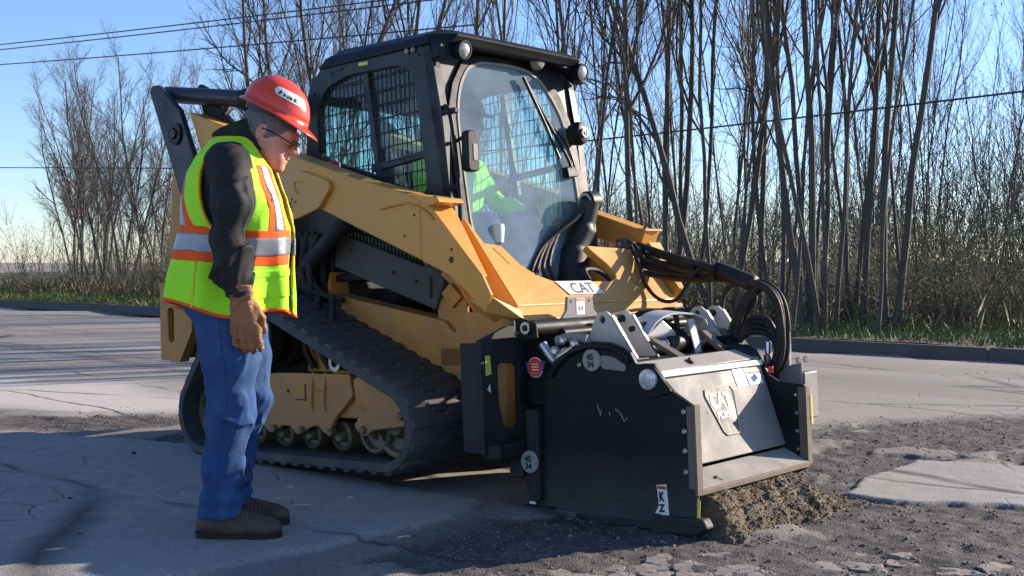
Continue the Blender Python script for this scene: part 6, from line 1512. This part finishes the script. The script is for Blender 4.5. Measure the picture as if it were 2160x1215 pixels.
# ---- gloves
def make_glove(s, ox, cy):
    def fn(P):
        q = (P - f32(ox, cy, 0)) * f32(1, -s, 1)          # y now points towards the body
        d = sd_cap(q, (-.020, 0, .965), (-.008, .0, .885), .060, .040, ((0, 1, 0), .85)); d = smin(d, sd_cap(q, (-.045, -.036, .905), (.030, -.036, .900), .006, .006), .006)
        d = smin(d, sd_ell(q, (.0, .004, .845), (.047, .026, .052)), .02)
        d = smin(d, sd_ell(q, (.004, .004, .815), (.050, .024, .040)), .015)
        for k, (x, L) in enumerate(((.042, .9), (.018, 1.0), (-.008, .95), (-.032, .78))):
            b = (x, .0, .793); m1 = (x * 1.08 + .004, .006, .793 - .044 * L); m2 = (x * 1.10 + .006, .022, .793 - .078 * L); e_ = (x * 1.08 + .006, .046, .793 - .094 * L)
            f = np.minimum(np.minimum(sd_cap(q, b, m1, .0165, .0148), sd_cap(q, m1, m2, .0148, .0138)), sd_cap(q, m2, e_, .0138, .0118)); f = f + .0012 * np.sin(q[..., 2] * 500); d = smin(d, f, .004)
        th = np.minimum(sd_cap(q, (.030, .010, .868), (.062, .018, .825), .019, .0165), sd_cap(q, (.062, .018, .825), (.066, .026, .778), .0160, .0125)); d = smin(d, th, .010)
        d = d + folds(q, 200, .004, 45, (0, 0, 1), .6) + .0018 * np.exp(-((q[..., 2] - .90) / .03) ** 2) * np.sin(q[..., 2] * 420)
        return smax(d, q[..., 2] - .945, .004)
    return sdf_obj('glove', fn, (ox - .10, cy - .09, .67), (ox + .12, cy + .09, .965), .0038, GLOVE, WK)
make_glove(-1, .095, -.230); make_glove(1, .010, .230)

# ------------------------------------------------------------------ operator in the cab (machine frame)
OP = empty('person', 'operator in a lime jacket and dark cap seated at the controls inside the cab', 'person', mtx=MM @ Matrix.Translation((-.40, 0, .94)))
HC2 = np.array([.115, .02, .80]); hp2 = R_(20); hf2 = np.array([math.cos(hp2), 0, -math.sin(hp2)]); hu2 = np.array([math.sin(hp2), 0, math.cos(hp2)]); HR2 = np.stack([hf2, [0, 1, 0], hu2], 1)
def sd_op_head(P):
    Q = (P - HC2.astype(np.float32)) @ HR2.astype(np.float32); Q = Q @ HR.T.astype(np.float32) + HC.astype(np.float32); return sd_head(Q)
OTZ = [.10, .2, .35, .5, .58, .63, .68]; OB = [-.16, -.16, -.14, -.11, -.06, -.02, 0]; OF = [.12, .13, .14, .15, .12, .10, .08]; OW = [.18, .18, .19, .21, .20, .12, .06]
def sd_op_torso(P, g=0):
    z = P[..., 2]; xb, xf, w = interp(z, OTZ, OB), interp(z, OTZ, OF), interp(z, OTZ, OW); u, v = np.abs(P[..., 0] - (xb + xf) / 2) / ((xf - xb) / 2), np.abs(P[..., 1]) / w
    k = (u ** 2.4 + v ** 2.4 + 1e-9) ** (1 / 2.4); return np.maximum((k - 1) * np.minimum((xf - xb) / 2, w), .08 - z) - g
def arm_ch(s): return [((.02, s * .20, .55), .062), ((.10, s * .27, .36), .054), ((.27, s * .30, .30), .044)]
def leg_ch(s): return [((-.02, s * .10, .17), .095), ((.38, s * .13, .20), .080), ((.44, s * .13, -.0), .06)]
def sd_op_body(P):
    d = smin(sd_op_head(P), sd_cap(P, (.08, .01, .74), (.03, 0, .60), .052, .056), .02); d = smin(d, sd_op_torso(P, -.03), .03)
    for s in (-1, 1): d = smin(smin(d, sd_chain(P, thin(arm_ch(s), .7)), .02), sd_chain(P, thin(leg_ch(s), .7)), .02)
    return d
sdf_obj('body', sd_op_body, (-.2, -.36, -.04), (.56, .36, .98), .010, SKIN, OP)
def sd_op_jacket(P):
    d = smax(sd_op_torso(P, .01), P[..., 2] - .66, .02)
    for s in (-1, 1): d = smin(d, sd_chain(P, arm_ch(s), .02) + .01 * np.sin(P[..., 0] * 60 + P[..., 2] * 30) * .6, .03)
    return d + folds(P, 300, .010, 16, (0, 0, 1), .5)
sdf_obj('jacket', sd_op_jacket, (-.24, -.38, .0), (.36, .38, .70), .009, LIME, OP)
def sd_op_jeans(P):
    d = sd_ell(P, (-.02, 0, .14), (.16, .19, .10))
    for s in (-1, 1): d = smin(d, sd_chain(P, leg_ch(s), .03), .03)
    return smax(d + folds(P, 310, .008, 16), -.01 - P[..., 2], .01)
sdf_obj('jeans', sd_op_jeans, (-.2, -.25, -.02), (.54, .25, .34), .010, DENIM, OP)
def sd_op_cap(P):
    Q = (P - HC2.astype(np.float32)) @ HR2.astype(np.float32); d = sd_ell(Q, (-.005, 0, .045), (.116, .090, .088)); d = smax(d, .045 - Q[..., 2], .005)
    return smin(d, np.maximum(sd_ell(Q, (.10, 0, .05), (.085, .075, .008)), -Q[..., 0] + .05), .01)
sdf_obj('cap', sd_op_cap, (-.06, -.13, .72), (.36, .16, .98), .007, JACK, OP)
for s in (-1, 1):
    sdf_obj('glove', lambda P, s=s: smin(sd_ell(P, (.30, s * .315, .30), (.050, .035, .035)), np.minimum.reduce([sd_cap(P, (.32, s * (.30 + .012 * k - .02), .31), (.36, s * (.30 + .012 * k - .02), .285 - .004 * k), .010, .008) for k in range(4)]), .008), (.22, min(s * .24, s * .40), .22), (.42, max(s * .24, s * .40), .38), .007, BLK, OP)
